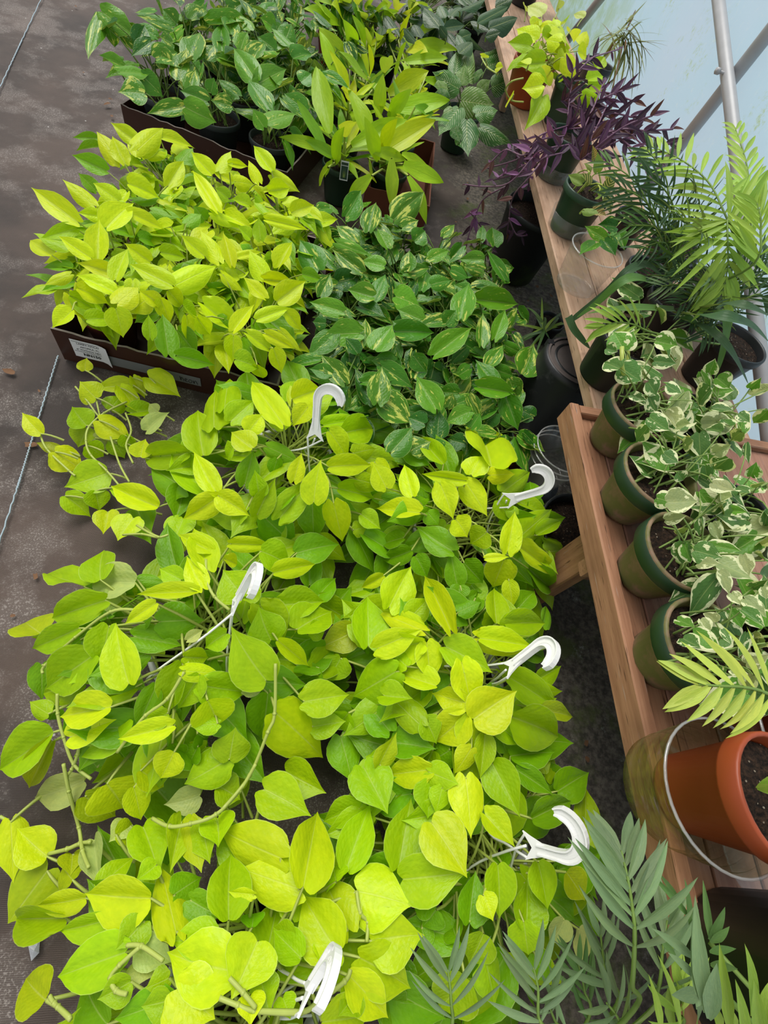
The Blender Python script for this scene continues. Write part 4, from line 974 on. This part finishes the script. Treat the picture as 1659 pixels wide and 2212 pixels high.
pp = potted('purple_wandering_plant', (.935, 2.61, ZE), 'purple wandering plant spilling over the edge of the plank bench', .088, .064, .15, 'greenpot', stem='stem_purple', cat='plant')
PU = {'d': (.050, .022, .050), 'p': (.21, .085, .21), 'm': (.095, .040, .092), 'b': (.11, .045, .040)}
def purple_stem(pl, pts, n, cols, L=.075, wr=.27):
    sp = spline(pts, 8); pl.sb.tube([q-pl.loc for q in sp], .0028, 5)
    for i in range(n):
        f = (i+.5)/n; k = min(int(f*(len(sp)-1)), len(sp)-2); p = sp[k]; d = (sp[k+1]-sp[k]).normalized()
        v = (CAM-p).normalized(); s = d.cross(v).normalized()*(1 if i % 2 else -1)
        a = random.uniform(.45, .95); dr = (d*math.cos(a)+s*math.sin(a)+v*random.uniform(-.25, .35)).normalized()
        l = L*random.uniform(.75, 1.15)*(1-.25*f)
        pl.leaf('purple', p, p+dr*l, l*wr*random.uniform(.8, 1.2), jit(PU[random.choice(cols)]), nrm=v*.8+UP*.3+Vector((random.uniform(-.4, .4),)*3), petiole=False)
    pl.leaf('purple', sp[-1], sp[-1]+(sp[-1]-sp[-3]).normalized()*L*.7, L*.22, jit(PU[random.choice(cols)]), petiole=False)
A6 = lambda a, b, z: P(1050+a*.3671, b*.3671, z)
A3 = lambda a, b, z: P(1000+a*.3972, 300+b*.3972, z)
root6 = [(450, 600, .56), (520, 880, .57), (560, 940, .57), (480, 760, .57)]
for (tx, ty, tz) in [(880, 600, .70), (815, 530, .72), (1100, 760, .70), (980, 680, .74), (730, 570, .68), (860, 690, .68), (1080, 850, .66), (940, 770, .70), (690, 490, .70), (1000, 930, .64), (870, 880, .66), (760, 780, .64), (640, 700, .62), (700, 930, .62), (940, 1000, .62), (600, 620, .62)]:
    s = random.choice(root6); a = A6(*s); b = A6(tx, ty, tz); m_ = a.lerp(b, .5)+UP*.03
    purple_stem(pp, [a, m_, b], 9, 'ddmdmb')
for pts in [[(480, 680, .58), (500, 520, .62), (540, 380, .68), (780, 290, .70)], [(480, 640, .58), (500, 500, .66), (560, 400, .72), (640, 330, .74)]]:
    purple_stem(pp, [A6(*q) for q in pts], 8, 'dm')
for pts in [[(480, 740, .58), (330, 790, .58), (250, 860, .52), (120, 880, .42)], [(460, 800, .58), (300, 830, .57), (200, 930, .48), (10, 990, .36)], [(500, 850, .58), (360, 880, .56), (250, 960, .48), (100, 1030, .38)],
            [(450, 900, .58), (340, 930, .56), (250, 1000, .46), (40, 1060, .34)], [(420, 860, .58), (300, 900, .55), (260, 1000, .46), (250, 1100, .36)]]:
    purple_stem(pp, [A6(*q) for q in pts], 8, 'mpdpm')
for pts in [[(480, 60, .57), (350, 220, .50), (270, 320, .40), (250, 440, .30), (240, 520, .22)], [(380, 100, .55), (250, 240, .46), (120, 260, .36), (20, 250, .28)], [(230, 260, .40), (110, 330, .30), (60, 440, .22), (20, 560, .14)],
            [(250, 430, .32), (290, 520, .26), (350, 525, .24), (430, 510, .24)], [(40, 400, .25), (110, 500, .18), (130, 600, .12)], [(420, 20, .57), (330, 90, .52), (230, 60, .46), (150, 130, .40)]]:
    purple_stem(pp, [A3(*q) for q in pts], 7, 'pmpdb', .07)
pp.finish()
g2 = potted('empty_green_pot', P(1190, 382, ZE), 'dark green pot of soil under the purple stems on the plank bench', .084, .062, .145, 'greenpot', cat='pot')
m = MB(); m.lathe([(.069, .004), (.076, .050), (.077, .052), (.079, .051), (.072, .002)], 32); obj('clear_sleeve', m.build('clear_sleeve', 'clear'), g2.root)
g2.finish()
cal = potted('striped_leaf_plant', P(1222, 497, ZE), 'sparse plant with cream-striped leaves in a dark green pot and clear sleeve', .084, .062, .140, 'greenpot')
m = MB(); m.lathe([(.069, .004), (.077, .055), (.078, .057), (.080, .056), (.072, .002)], 32); obj('clear_sleeve', m.build('clear_sleeve', 'clear'), cal.root)
CA = {'y': (.20, .30, .06), 'm': (.10, .17, .05), 'b': (.22, .14, .06)}
for r in crop(table('''650 240 570 195 55 y,690 200 620 250 50 y,730 180 735 70 55 y,780 280 830 180 60 m,700 160 660 130 40 y,760 330 810 410 60 m,700 390 780 420 60 b,740 310 800 270 60 y,690 250 620 190 40 m,800 240 850 200 50 m,660 390 740 400 50 y,700 110 700 30 25 b'''), 1000, 300, .3972):
    b = P(r[0], r[1], .63); t = P(r[2], r[3], .63+.05*rise(*r[:4])); cal.leaf('calathea' if r[5] != 'y' else 'neon', b, t, r[4]*depth_scale(b), jit(CA[r[5]]))
cal.finish()
sml = potted('young_pothos', P(1330, 525, ZE), 'small green pothos behind the striped plant on the plank bench', .06, .045, .10, 'blackpot')
for r in crop(table('770 540 660 475 70 y,800 520 830 590 80 m,830 480 740 460 90 g,770 560 830 640 90 g,720 570 640 620 90 m,850 520 880 600 70 m'), 1000, 300, .3972):
    b = P(r[0], r[1], .57); t = P(r[2], r[3], .57); sml.leaf('golden', b, t, r[4]*depth_scale(b), jit(GOLD[r[5]]))
sml.finish()
def cup(name, loc, r, rb, h, mat, label, cat='cup', rings=6):
    root = empty(name, loc, label, cat); m = MB()
    prof = [(.001, .002)]
    for i in range(1, 5): prof += [(rb*.9*i/4-.004, .002), (rb*.9*i/4, .004)]
    prof += [(rb, .004), (rb, .012)]
    for i in range(1, rings): z = h*i/rings; q = rb+(r-rb)*(z/h); prof += [(q, z-.004), (q+.0012, z), (q, z+.002)]
    prof += [(r-.002, h-.006), (r, h-.004)]
    m.lathe(prof, 40); obj('cup_body', m.build('cup_body', mat), root)
    m = MB(); m.lathe([(r-.001, h-.004), (r+.0024, h-.003), (r+.0024, h-.001), (r-.001, h)], 40, True); obj('cup_rim', m.build('cup_rim', 'rimclear'), root)
    return root
cup('clear_cup', P(1240, 618, ZE), .082, .064, .125, 'clear', 'empty clear plastic cup standing on the plank bench')
bp0 = potted('black_pot', P(1350, 655, ZE), 'small black pot behind the clear cup on the plank bench', .075, .055, .12, 'blackpot', cat='pot'); bp0.finish()

GR = {'m': (.13, .16, .04), 'y': (.26, .28, .08), 'b': (.16, .09, .04)}
gp = potted('grassy_plant', (1.16, 3.05, ZE), 'grassy plant with thin arching blades against the greenhouse film', .08, .06, .14, 'blackpot')
G6 = lambda a, b, X: PX(1050+a*.3671, b*.3671, X)
cr = G6(800, 210, 1.16); crd = depth_scale(cr)*FPX
for i in range(46):
    ends = [(640, 150), (720, 100), (960, 0), (1110, 190), (940, 420), (905, 600), (740, 520), (980, 330), (620, 210), (1040, 240), (860, 480), (800, 400), (1020, 60), (900, 20), (980, 470), (850, 300), (700, 330), (760, 500)]
    e = ends[i % len(ends)]; t = PD(1050+(e[0]+random.uniform(-45, 45))*.3671, (e[1]+random.uniform(-45, 45))*.3671, crd*random.uniform(.95, 1.05))
    b = cr+Vector((random.gauss(0, .02), random.gauss(0, .02), random.gauss(0, .02))); gp.leaf('grass', b, t, .009, jit(GR[random.choice('mmmyb')]), nrm=UP, petiole=False)
gp.sb.tube([gp.crown-gp.loc, (gp.crown+UP*.08).lerp(cr, .4)-gp.loc, cr-gp.loc], [.006, .006, .004], 6); gp.finish()

# ------------------------------------------------------------------ palms
PC = {'k': (.055, .115, .050), 'b': (.17, .26, .125), 'l': (.31, .48, .075), 'y': (.42, .52, .09), 'm': (.10, .20, .055)}
def frond(pl, pts, n, L, w, col, ang=.85, droop=.25, start=.18, twist=0.0, terminal=True):
    """rachis through pts; leaflets are sub-parts of the frond"""
    sp = spline(pts, 8); m = MB(); N = len(sp); m.tube([q-pl.loc for q in sp], [.0028*(1-.7*i/N)+.0005 for i in range(N)], 5)
    fr = obj('frond', m.build('frond_rachis', 'stem_dark'), pl.root)
    for i in range(n):
        f = start+(1-start)*(i+.5)/n; x = f*(N-1); k = min(int(x), N-2); p = sp[k].lerp(sp[k+1], x-k); d = (sp[min(k+2, N-1)]-sp[max(k-1, 0)]).normalized()
        v = (CAM-p).normalized(); nn_ = (v*.75+UP*.5); nn_ = (nn_-nn_.dot(d)*d).normalized(); s = d.cross(nn_)
        for sg in (-1, 1):
            a = ang*(1.15-.55*f)+random.uniform(-.08, .08); l = L*(.55+.75*math.sin(math.pi*min(1, .12+.80*f)))*.72*random.uniform(.9, 1.1)
            dr = (d*math.cos(a)+s*sg*math.sin(a)+nn_*.18-UP*droop*random.uniform(.6, 1.3)).normalized()
            if pl.n < 299:
                obj('leaflet', random.choice(LM['palm']), fr, pl.inv @ frame(p, p+dr*l, nn_+s*sg*.25, w*random.uniform(.85, 1.15)), color=jit(PC[col], .18)); pl.n += 1
    return fr
# near palms at the foot of the bench
pa = potted('parlour_palm', (.475, -.50, 0), 'grey-green feather palm rising between the baskets and the bench', .10, .075, .17, 'blackpot', stem='stem_dark')
A2_ = lambda a, b, z: P(1159+a*.3446, 1450+b*.3446, z)
A8_ = lambda a, b, z: P(450+a*.5124, 1700+b*.5124, z)
pc = pa.crown
frond(pa, [pc, A2_(560, 2180, .50), A2_(600, 1960, .60), A2_(615, 1650, .645), A2_(600, 1480, .65), A2_(570, 1290, .65), A2_(530, 1120, .64)], 8, .098, .012, 'b', .85, .08, .42)
frond(pa, [pc, A2_(470, 2150, .42), A2_(430, 1900, .45), A2_(400, 1640, .47)], 6, .09, .010, 'b', .5, .1, .35)
frond(pa, [pc, A2_(640, 2200, .45), A2_(760, 2000, .55), A2_(790, 1750, .57), A2_(820, 1560, .57)], 6, .09, .0105, 'b', .6, .1, .35)
frond(pa, [pc, A2_(300, 2230, .36), A2_(300, 2000, .38), A2_(260, 1830, .38)], 5, .07, .009, 'm', .7, .1, .3)
frond(pa, [pc, A2_(800, 2300, .5), A2_(880, 2130, .56), A2_(920, 1960, .57)], 5, .08, .011, 'l', .5, .1, .3)
frond(pa, [pc, A8_(1060, 1080, .40), A8_(1030, 960, .44), A8_(1020, 850, .45), A8_(1010, 770, .45)], 5, .09, .009, 'b', .95, .05, .4)
frond(pa, [pc, A8_(1400, 1080, .40), A8_(1390, 960, .43), A8_(1390, 850, .44), A8_(1370, 760, .44)], 6, .095, .010, 'b', .95, .05, .35)
frond(pa, [pc, A2_(200, 2350, .38), A2_(120, 2200, .40), A2_(60, 2050, .42)], 5, .08, .009, 'b', .9, .05, .3)
frond(pa, [pc, A2_(500, 2320, .40), A2_(520, 2200, .48), A2_(440, 2080, .50)], 5, .09, .013, 'b', .9, .1, .3)
pa.finish()
pb = potted('parlour_palm', (.80, -.49, ZD), 'pale green palm with broad upright blades on the near end of the bench', .09, .065, .14, 'blackpot', stem='stem_dark')
for (b, t, w, c) in [((1010, 2120, .70), (990, 1400, .73), 75, 'b'), ((1060, 2140, .70), (1000, 1500, .745), 85, 'b'), ((1080, 2180, .70), (1140, 1850, .74), 85, 'b'), ((1210, 2260, .68), (1160, 1730, .74), 62, 'l'), ((1340, 2160, .68), (1350, 1730, .75), 75, 'l'),
                     ((1290, 2290, .68), (1290, 1980, .75), 60, 'l'), ((1400, 2290, .68), (1385, 1980, .75), 70, 'l'), ((1440, 2200, .70), (1500, 1900, .75), 90, 'l'), ((990, 1800, .70), (750, 1610, .71), 50, 'b'), ((1000, 1920, .70), (850, 1770, .71), 45, 'b'),
                     ((1030, 2020, .70), (850, 2040, .72), 70, 'b'), ((900, 2240, .62), (820, 1800, .66), 48, 'l'), ((990, 2240, .70), (1040, 2110, .74), 140, 'b'), ((780, 2260, .6), (740, 1930, .63), 42, 'l'), ((1090, 1690, .60), (1050, 1320, .63), 38, 'm'),
                     ((1080, 1680, .60), (1200, 1490, .63), 48, 'm'), ((1090, 1700, .60), (1220, 1620, .63), 42, 'm'), ((1085, 1760, .60), (1250, 1740, .63), 42, 'm'), ((1090, 1840, .60), (1260, 1870, .63), 48, 'm'), ((960, 1600, .60), (960, 1320, .63), 34, 'm'),
                     ((980, 1570, .6), (710, 1240, .61), 34, 'm'), ((900, 1450, .6), (770, 1260, .61), 30, 'm'), ((870, 1780, .6), (745, 1640, .60), 36, 'm'), ((1150, 2260, .66), (1110, 2060, .70), 60, 'l'), ((1250, 2260, .62), (1220, 2100, .66), 50, 'l')]:
    b, t = A2_(*b), A2_(*t); pb.leaf('palm', b, t, w*.3446*depth_scale(b)*1.15, jit(PC[c], .15), nrm=(CAM-b).normalized()+UP*.3+Vector((random.uniform(-.4, .4), random.uniform(-.4, .4), 0)), petiole=False, name='leaflet')
for e in [(1010, 1850, .68), (1200, 2200, .66), (1340, 2200, .66), (1085, 1700, .59)]:
    q = A2_(*e); m = MB(); m.tube([v_-pb.loc for v_ in spline([pb.crown, pb.crown.lerp(q, .5)+UP*.05, q], 5)], .003, 5); obj('stalk', m.build('stalk', 'stem_dark'), pb.root)
pb.finish()
# palm in the terracotta pot held by a clear pot
cl = cup('clear_pot', P(1437, 1706, ZD), .098, .080, .120, 'cleardirty', 'large stained clear pot holding a terracotta pot', 'pot', 5)
op = potted('potted_palm', P(1470, 1712, ZD+.010), 'terracotta pot with dark soil and a cut stem, set in the clear pot', .082, .056, .165, 'terra', lip=.034)
op.root.rotation_euler = (0, math.radians(6), 0)
m = MB(); q = Vector((.0, -.005, .146)); m.tube([q, q+Vector((.02, .03, .03)), q+Vector((.035, .05, .05))], [.012, .010, .007], 7); m.tube([q+Vector((.01, -.01, 0)), q+Vector((.03, -.03, .02))], [.008, .006], 6); obj('cut_stem', m.build('cut_stem', 'dry'), op.root)
yf = [op.crown+Vector((.03, .03, 0)), A2_(1420, 560, .70), A2_(1405, 350, .74), A2_(1310, 190, .76), A2_(1190, 130, .765), A2_(1050, 105, .765), A2_(880, 100, .76), A2_(760, 92, .75)]
frond(op, yf, 8, .084, .013, 'y', 1.05, .22, .46)
for e in [(1400, 650), (1440, 700), (1430, 740), (1340, 720), (1451, 640)]:
    b = A2_(1270, 730, .655); t = A2_(e[0]+60, e[1], .70); op.leaf('palm', b, t, .014, jit(PC['l']), petiole=False, name='leaflet')
op.finish()
o2 = potted('potted_palm', P(1627, 1592, ZD+.006), 'second terracotta pot in a clear pot at the bench back', .075, .052, .15, 'terra'); o2.finish()
cup('clear_pot', P(1625, 1592, ZD), .092, .078, .105, 'clear', 'clear pot around the second terracotta pot', 'pot', 4)
bb = potted('black_nursery_pot', (.712, -.240, ZD), 'large scuffed black nursery pot on the near end of the bench', .128, .100, .205, 'blackpot', cat='pot', lip=.032); bb.finish()
sc = empty('clear_saucer', P(1640, 1835, ZD), 'clear plastic saucer between the clear pot and the big black pot', 'saucer')
m = MB(); m.lathe([(.001, .002), (.07, .002), (.078, .012), (.082, .012)], 36); obj('saucer_dish', m.build('saucer_dish', 'clear'), sc)

# middle palms on the far bench
pm = potted('bamboo_palm', (1.145, 1.32, ZE), 'bright green arching palm against the greenhouse film', .09, .065, .15, 'blackpot', stem='stem_dark')
c0 = A3(1200, 850, .60)
frond(pm, [c0, A3(1500, 760, .74), A3(1480, 560, .80), A3(1420, 400, .82), A3(1330, 230, .82), A3(1180, 110, .80), A3(1020, 40, .77)], 17, .15, .0125, 'l', .85, .18, .25)
frond(pm, [c0, A3(1500, 660, .76), A3(1470, 500, .81), A3(1440, 440, .82), A3(1440, 560, .80), A3(1440, 700, .76), A3(1410, 840, .72)], 14, .15, .017, 'l', 1.1, .3, .35)
frond(pm, [c0, A3(1540, 600, .78), A3(1550, 350, .82), A3(1545, 150, .84), A3(1480, -60, .85)], 12, .12, .012, 'l', .6, .05, .40)
frond(pm, [c0, A3(1560, 700, .8), A3(1620, 480, .86), A3(1600, 350, .88)], 9, .10, .010, 'l', .7, .15, .4)
pm.finish()
pdk = [potted('bamboo_palm', P(1400, 610, ZE), 'dense dark green palm leaning over the striped plant', .085, .062, .14, 'blackpot', stem='stem_dark'),
       potted('bamboo_palm', (1.15, 1.075, ZE), 'fine-leaved dark palm behind the black pot of marbled pothos', .085, .062, .14, 'blackpot', stem='stem_dark')]
for e, z in [((780, 120), .72), ((790, 330), .70), ((850, 260), .74), ((900, 470), .70), ((1000, 200), .78), ((1100, 400), .76), ((1200, 450), .78), ((960, 600), .68), ((1000, 60), .78), ((1260, 300), .80), ((1280, 500), .80)]:
    t = A3(*e, z); s = A3(1150+random.uniform(-60, 60), 720+random.uniform(-40, 40), .60)
    frond(pdk[0], [pdk[0].crown, s, s.lerp(t, .6)+UP*.04, t], 10, .105, .008, random.choice('kkm'), .8, .15, .35)
pdk[0].finish()
for e, z in [((1000, 740), .64), ((1080, 800), .66), ((1180, 700), .70), ((1250, 820), .70), ((1659, 620), .72), ((1640, 720), .72), ((1560, 760), .70), ((1350, 960), .66), ((1240, 980), .64), ((1300, 1080), .62), ((1180, 900), .66), ((1640, 860), .70), ((1450, 900), .72), ((1340, 740), .74)]:
    t = A3(*e, z); s = A3(1280+random.uniform(-60, 60), 1000+random.uniform(-60, 30), .58)
    frond(pdk[1], [pdk[1].crown, s, s.lerp(t, .6)+UP*.04, t], 10, .09, .0065, random.choice('kmkb'), .85, .12, .35)
frond(pdk[1], [pdk[1].crown, A3(1060, 1060, .62), A3(930, 1010, .64), A3(830, 1000, .63), A3(740, 1030, .60)], 8, .09, .010, 'l', .75, .1, .35)
pdk[1].finish()
st = potted('strap_leaf_lily', (.985, 1.20, ZE), 'plant with long dark strap leaves arching across the plank bench', .08, .06, .14, 'blackpot', stem='stem_dark')
def straps(pl, pts, w, col):
    sp = spline(pts, 7); V = []; UV = []; n = len(sp)
    for i, p in enumerate(sp):
        d = (sp[min(i+1, n-1)]-sp[max(i-1, 0)]).normalized(); v = (CAM-p).normalized(); s = d.cross(v*.7+UP*.6).normalized(); f = i/(n-1)
        ww = w*.5*(1-.9*f**4)
        for k in (-1, 0, 1): V.append(p+s*ww*k+(UP*(ww*.35) if k else Vector((0, 0, 0)))-pl.loc); UV.append((.5+.5*k, f))
    F = [(3*i+k, 3*i+k+1, 3*i+4+k, 3*i+3+k) for i in range(n-1) for k in (0, 1)]
    obj('leaf', mesh('strap_leaf', V, F, 'palm', True, UV), pl.root, color=jit(PC[col]))
for pts, w, c in [([(1080, 760, .58), (1000, 690, .64), (900, 720, .66), (780, 840, .60), (600, 980, .50), (570, 1000, .46)], .024, 'k'), ([(1050, 800, .58), (960, 760, .66), (860, 780, .66), (720, 900, .58), (620, 970, .52)], .022, 'm'),
                  ([(570, 970, .50), (600, 1040, .48), (650, 1100, .46), (690, 1140, .44)], .022, 'k'), ([(1150, 950, .60), (1300, 960, .72), (1450, 975, .76), (1570, 1020, .74), (1659, 1100, .70)], .024, 'k'),
                  ([(1200, 960, .60), (1380, 940, .72), (1430, 1000, .72), (1410, 1150, .66), (1370, 1300, .60)], .022, 'm'), ([(1200, 980, .6), (1330, 1040, .68), (1450, 1150, .68), (1550, 1330, .60)], .020, 'k'), ([(1150, 930, .6), (950, 920, .66), (800, 930, .62), (680, 950, .56)], .018, 'm'),
                  ([(1200, 950, .60), (1400, 900, .74), (1540, 910, .78), (1659, 960, .76)], .02, 'k')]:
    straps(st, [A3(*q) for q in pts], w, c)
st.finish()
sp_ = potted('spider_plant', P(1168, 728, 0), 'spider plant with narrow leaves on the ground beside the upturned pot', .06, .045, .09, 'blackpot', stem='stem_dark')
N1 = lambda a, b, z: P(980+a*.3254, 360+b*.3254, z)
for e in [(480, 840), (640, 900), (760, 940), (820, 880), (420, 1020), (510, 1180), (400, 1190), (700, 1060), (540, 960), (900, 950), (690, 960), (450, 1120), (380, 1110), (650, 1140), (590, 850), (740, 1010), (560, 1200), (480, 1230)]:
    b = N1(600+random.uniform(-20, 20), 1085+random.uniform(-15, 15), .13); t = N1(*e, .18+random.uniform(-.06, .03)); sp_.leaf('grass', b, t, .011, jit(PC[random.choice('mlb')]), petiole=False)
sp_.sb.tube([sp_.crown-sp_.loc, N1(600, 1085, .13)-sp_.loc], .006, 6); sp_.finish()

# ------------------------------------------------------------------ marbled pothos on the near bench
mp = []
for (x, y), lb, mt in [((1303, 952), 'marbled pothos in algae-stained green pot nearest the bench end board', 'mossypot'), ((1326, 1088), 'marbled pothos in algae-stained green pot, second from the end board', 'mossypot'),
                       ((1366, 1240), 'marbled pothos in algae-stained green pot, third from the end board', 'mossypot'), ((1398, 1425), 'marbled pothos in algae-stained green pot beside the yellowing palm frond', 'mossypot')]:
    pl = potted('marbled_pothos', P(x, y, ZD)+Vector((.016, 0, 0)), lb, .083, .054, .128, mt, 'greyband', lip=.040); mp.append(pl)
for (x, y), lb in [((.885, .725), 'marbled pothos in black pot near the film behind the end board'), ((.885, .474), 'marbled pothos in black pot midway along the back of the bench'), ((.868, .215), 'marbled pothos in black pot behind the yellowing frond')]:
    pl = potted('marbled_pothos', (x, y, ZD), lb, .078, .058, .125, 'blackpot'); mp.append(pl)
pl = potted('marbled_pothos', P(1297, 812, ZE), 'green-leaved marbled pothos in ribbed black pot on the plank bench', .085, .066, .135, 'blackpot'); mp.append(pl)
for pl in mp: pl.jit = .03; pl.stem = 'stem_mid'
MB1 = crop(table('''760 80 830 170 112 m,890 100 980 170 112 m,620 0 700 90 100 g,770 180 810 290 150 m,1010 150 920 350 92 w,1190 130 1080 230 130 m,640 170 750 210 55 m,770 320 900 420 120 m,760 390 690 490 92 m,870 420 960 490 92 g,960 390 1050 350 92 w,1110 430 1110 610 120 m,870 570 960 640 92 m
1310 600 1200 690 122 m,1220 560 1320 500 82 w,1200 260 1340 270 72 m,1210 150 1350 140 100 g,1120 10 1200 120 62 g,1070 210 1040 280 62 m,1200 770 1350 830 92 w,890 900 1110 900 150 w,880 1020 1020 990 72 w,1110 830 1220 980 112 g,1240 850 1340 870 92 w,1300 960 1440 960 62 g
1000 1170 980 1330 112 m,1010 1190 1060 1320 92 g,1080 1230 1270 1280 130 m,1100 1320 1250 1310 82 w,1240 1310 1470 1420 142 w,1410 1260 1460 1400 82 w,1180 1190 1400 1240 82 g,1200 1040 1260 1160 72 w,1250 1370 1330 1530 92 w,1120 1010 1120 1140 62 m,960 1700 1075 1760 82 g,1070 1790 1270 1910 112 g
1000 1830 1110 1900 112 m,1320 1640 1400 1760 100 g,1420 1560 1580 1680 92 w,1400 1640 1560 1750 82 m,1430 1790 1380 1960 82 m,1270 1770 1340 1870 52 m,1460 720 1510 630 82 g,1430 500 1440 640 45 m,1580 270 1480 370 82 g,1580 130 1420 150 72 w,1580 950 1550 1090 92 m,1580 1130 1490 1190 62 w,1430 2000 1580 1950 92 w
1040 1080 980 1120 90 m,820 870 940 900 130 g,1000 520 1060 470 80 m,1060 620 1110 760 90 g,960 700 1000 760 80 m,1150 650 1170 760 70 m,1260 420 1160 380 80 m,1320 380 1270 330 80 m,1400 420 1330 470 80 m,1380 300 1460 350 70 m,1100 560 1180 620 60 g,1260 900 1180 960 70 m,1370 800 1460 830 70 m,1500 800 1560 760 70 m
1330 1520 1400 1600 70 w,1480 1480 1580 1440 80 m,1220 1720 1160 1640 70 w,1500 1780 1440 1860 80 w,1560 1860 1480 1900 80 m,1250 2020 1200 2080 80 m,1350 2060 1440 2120 80 w,1480 2080 1400 2180 90 w,1560 1300 1500 1240 70 m,1540 1480 1580 1560 80 w,1120 1700 1180 1790 80 w,1460 120 1540 60 60 g'''), 1159, 800, .3165)
MB1 += crop(table('''865 1130 820 1040 110 g,870 1135 940 1050 110 g,1050 1100 1170 1130 92 g,850 1250 760 1210 95 m,860 1240 960 1330 122 m,1040 1210 1165 1220 65 m,780 1140 840 1160 60 m,1380 1300 1450 1360 80 g,1340 1270 1380 1200 60 g'''), 1000, 300, .3972)
zm = lambda x, y: .665
for r in MB1:
    b = at_surface(r[0], r[1], zm); pl = nearest(mp, b); place_leaf(pl, 'marble', r, zm, MARB, .04, dz=random.uniform(-.035, .02), pr=.0015)
for i, pl in enumerate(mp):
    off = Vector((.05, 0, 0)) if i < 4 else Vector((0, 0, 0))
    filler(pl, 'marble', 12 if i < 4 else 18, pl.crown+off, .01, .09, zm, .02, .09, .05, .085, MARB, 'mmgmw', .72); pl.finish()
mp[7].sb = MB(); mp[7].sb.tube([mp[7].crown-mp[7].loc, A3(890, 1350, .60)-mp[7].loc, A3(865, 1240, .66)-mp[7].loc, A3(865, 1130, .68)-mp[7].loc], .0045, 6); obj('vine', mp[7].sb.build('vine', 'stem'), mp[7].root)
# dry scraps caught on the fourth pot
def scrap_mesh(s, seed):
    r = random.Random(seed); V = [(s*math.cos(a)*r.uniform(.5, 1), s*.6*math.sin(a)*r.uniform(.5, 1), r.uniform(0, .35)*s) for a in [k*math.pi/4 for k in range(8)]]+[(0, 0, .12*s)]
    return mesh('scrap', V, [(k, (k+1) % 8, 8) for k in range(8)], 'dry')

# ------------------------------------------------------------------ pots and cups on the ground by the bench
lb_ = empty('upturned_pot', P(1228, 800, .0) if False else (.850, 1.20, 0), 'upturned black nursery pot with grey dusty base beside the plank bench', 'pot')
m = MB(); h = .300
m.lathe([(.150, .002), (.156, .002), (.156, .030), (.150, .032), (.122, h-.02), (.118, h-.004), (.112, h), (.104, h), (.102, h-.004), (.085, h-.004), (.083, h-.0015), (.079, h-.0015), (.077, h-.005), (.001, h-.006)], 48)
obj('pot_wall', m.build('pot_wall', 'blackpot'), lb_)
m = MB(); m.lathe([(.101, h-.0035), (.086, h-.0035)], 40); m.lathe([(.0765, h-.0045), (.001, h-.0055)], 40); m.lathe([(.1115, h+.0003), (.1045, h+.0003)], 40); obj('pot_base', m.build('pot_base', plain('dusty_pot_base', (.15, .125, .115), .7, .2, .25, 30)), lb_)
for an in (.4, 2.5, 4.6):
    m = MB(); q = Vector((.113*math.cos(an), .113*math.sin(an), h-.012)); m.box(q-Vector((.011, .011, .012)), q+Vector((.011, .011, .0125))); obj('drain_hole', m.build('drain_hole', 'ink', False), lb_)
for i in range(40):
    an = random.uniform(-1.2, 1.2); q = random.uniform(.03, .095); s = random.uniform(.004, .010)
    o = obj('bark_chip', scrap_mesh(s, i), lb_); o.location = (q*math.cos(an), q*math.sin(an), h-.003); o.rotation_euler = (0, 0, random.uniform(0, 6))
bk = potted('black_nursery_pot', (.86, 2.13, 0), 'tall black nursery pot with green algae at its foot under the purple stems', .150, .112, .29, 'mossblack', cat='pot'); bk.finish()
bk2 = potted('black_nursery_pot', (.79, .60, 0), 'black nursery pot on the ground under the bench', .125, .095, .22, 'blackpot', cat='pot'); bk2.finish()
for i in range(3):
    cup('clear_cup', Vector((.785, .885, .05+.022*i)), .088, .066, .13, 'clear', 'nested clear cup in the stack by the bench corner', rings=1)['group'] = 'stacked clear cups'
m = MB(); m.lathe([(.001, .0), (.08, .0), (.085, .05), (.001, .05)], 32); tag(obj('upturned_saucer', m.build('upturned_saucer', 'blackpot'), None, loc=(.785, .885, 0)), 'black saucer under the stack of clear cups', 'saucer')

# ------------------------------------------------------------------ litter on the ground
for i, (x, y, s) in enumerate([(232, 226, .020), (242, 252, .016), (240, 215, .012), (20, 805, .022), (66, 962, .020), (78, 1245, .012), (163, 14, .012), (180, 157, .010), (285, 262, .015), (330, 1245, .010), (28, 1330, .008), (85, 845, .008), (40, 2030, .010)]):
    p = P(x, y, .001); o = obj('dry_leaf', scrap_mesh(s, 50+i), loc=p); o.rotation_euler = (0, 0, random.uniform(0, 6)); tag(o, 'dry brown leaf scrap lying on the ground fabric', 'litter', 'dry scraps on the fabric')
for i, (x, y, s) in enumerate([(1265, 1605, .012), (1268, 1640, .011), (1250, 1675, .010), (1172, 1470, .010), (1010, 430, .014), (985, 480, .010), (1160, 620, .016), (1190, 640, .018), (1140, 650, .012), (1010, 395, .010)]):
    p = P(x, y, .001); o = obj('bark_scrap', scrap_mesh(s, 80+i), loc=p); o.rotation_euler = (0, 0, random.uniform(0, 6)); tag(o, 'small bark scrap on the bare soil by the benches', 'litter', 'bark scraps on the soil')
o = obj('plastic_scrap', mesh('plastic_scrap', [(0, 0, .001), (.010, .012, .006), (.004, .030, .002), (-.010, .022, .008), (-.016, .036, .002), (.002, .016, .010)], [(0, 1, 5), (1, 2, 5), (2, 3, 5), (3, 0, 5), (2, 4, 3)], 'foil', False), loc=P(68, 2076, .001)); tag(o, 'small torn scrap of clear plastic on the ground fabric', 'litter')
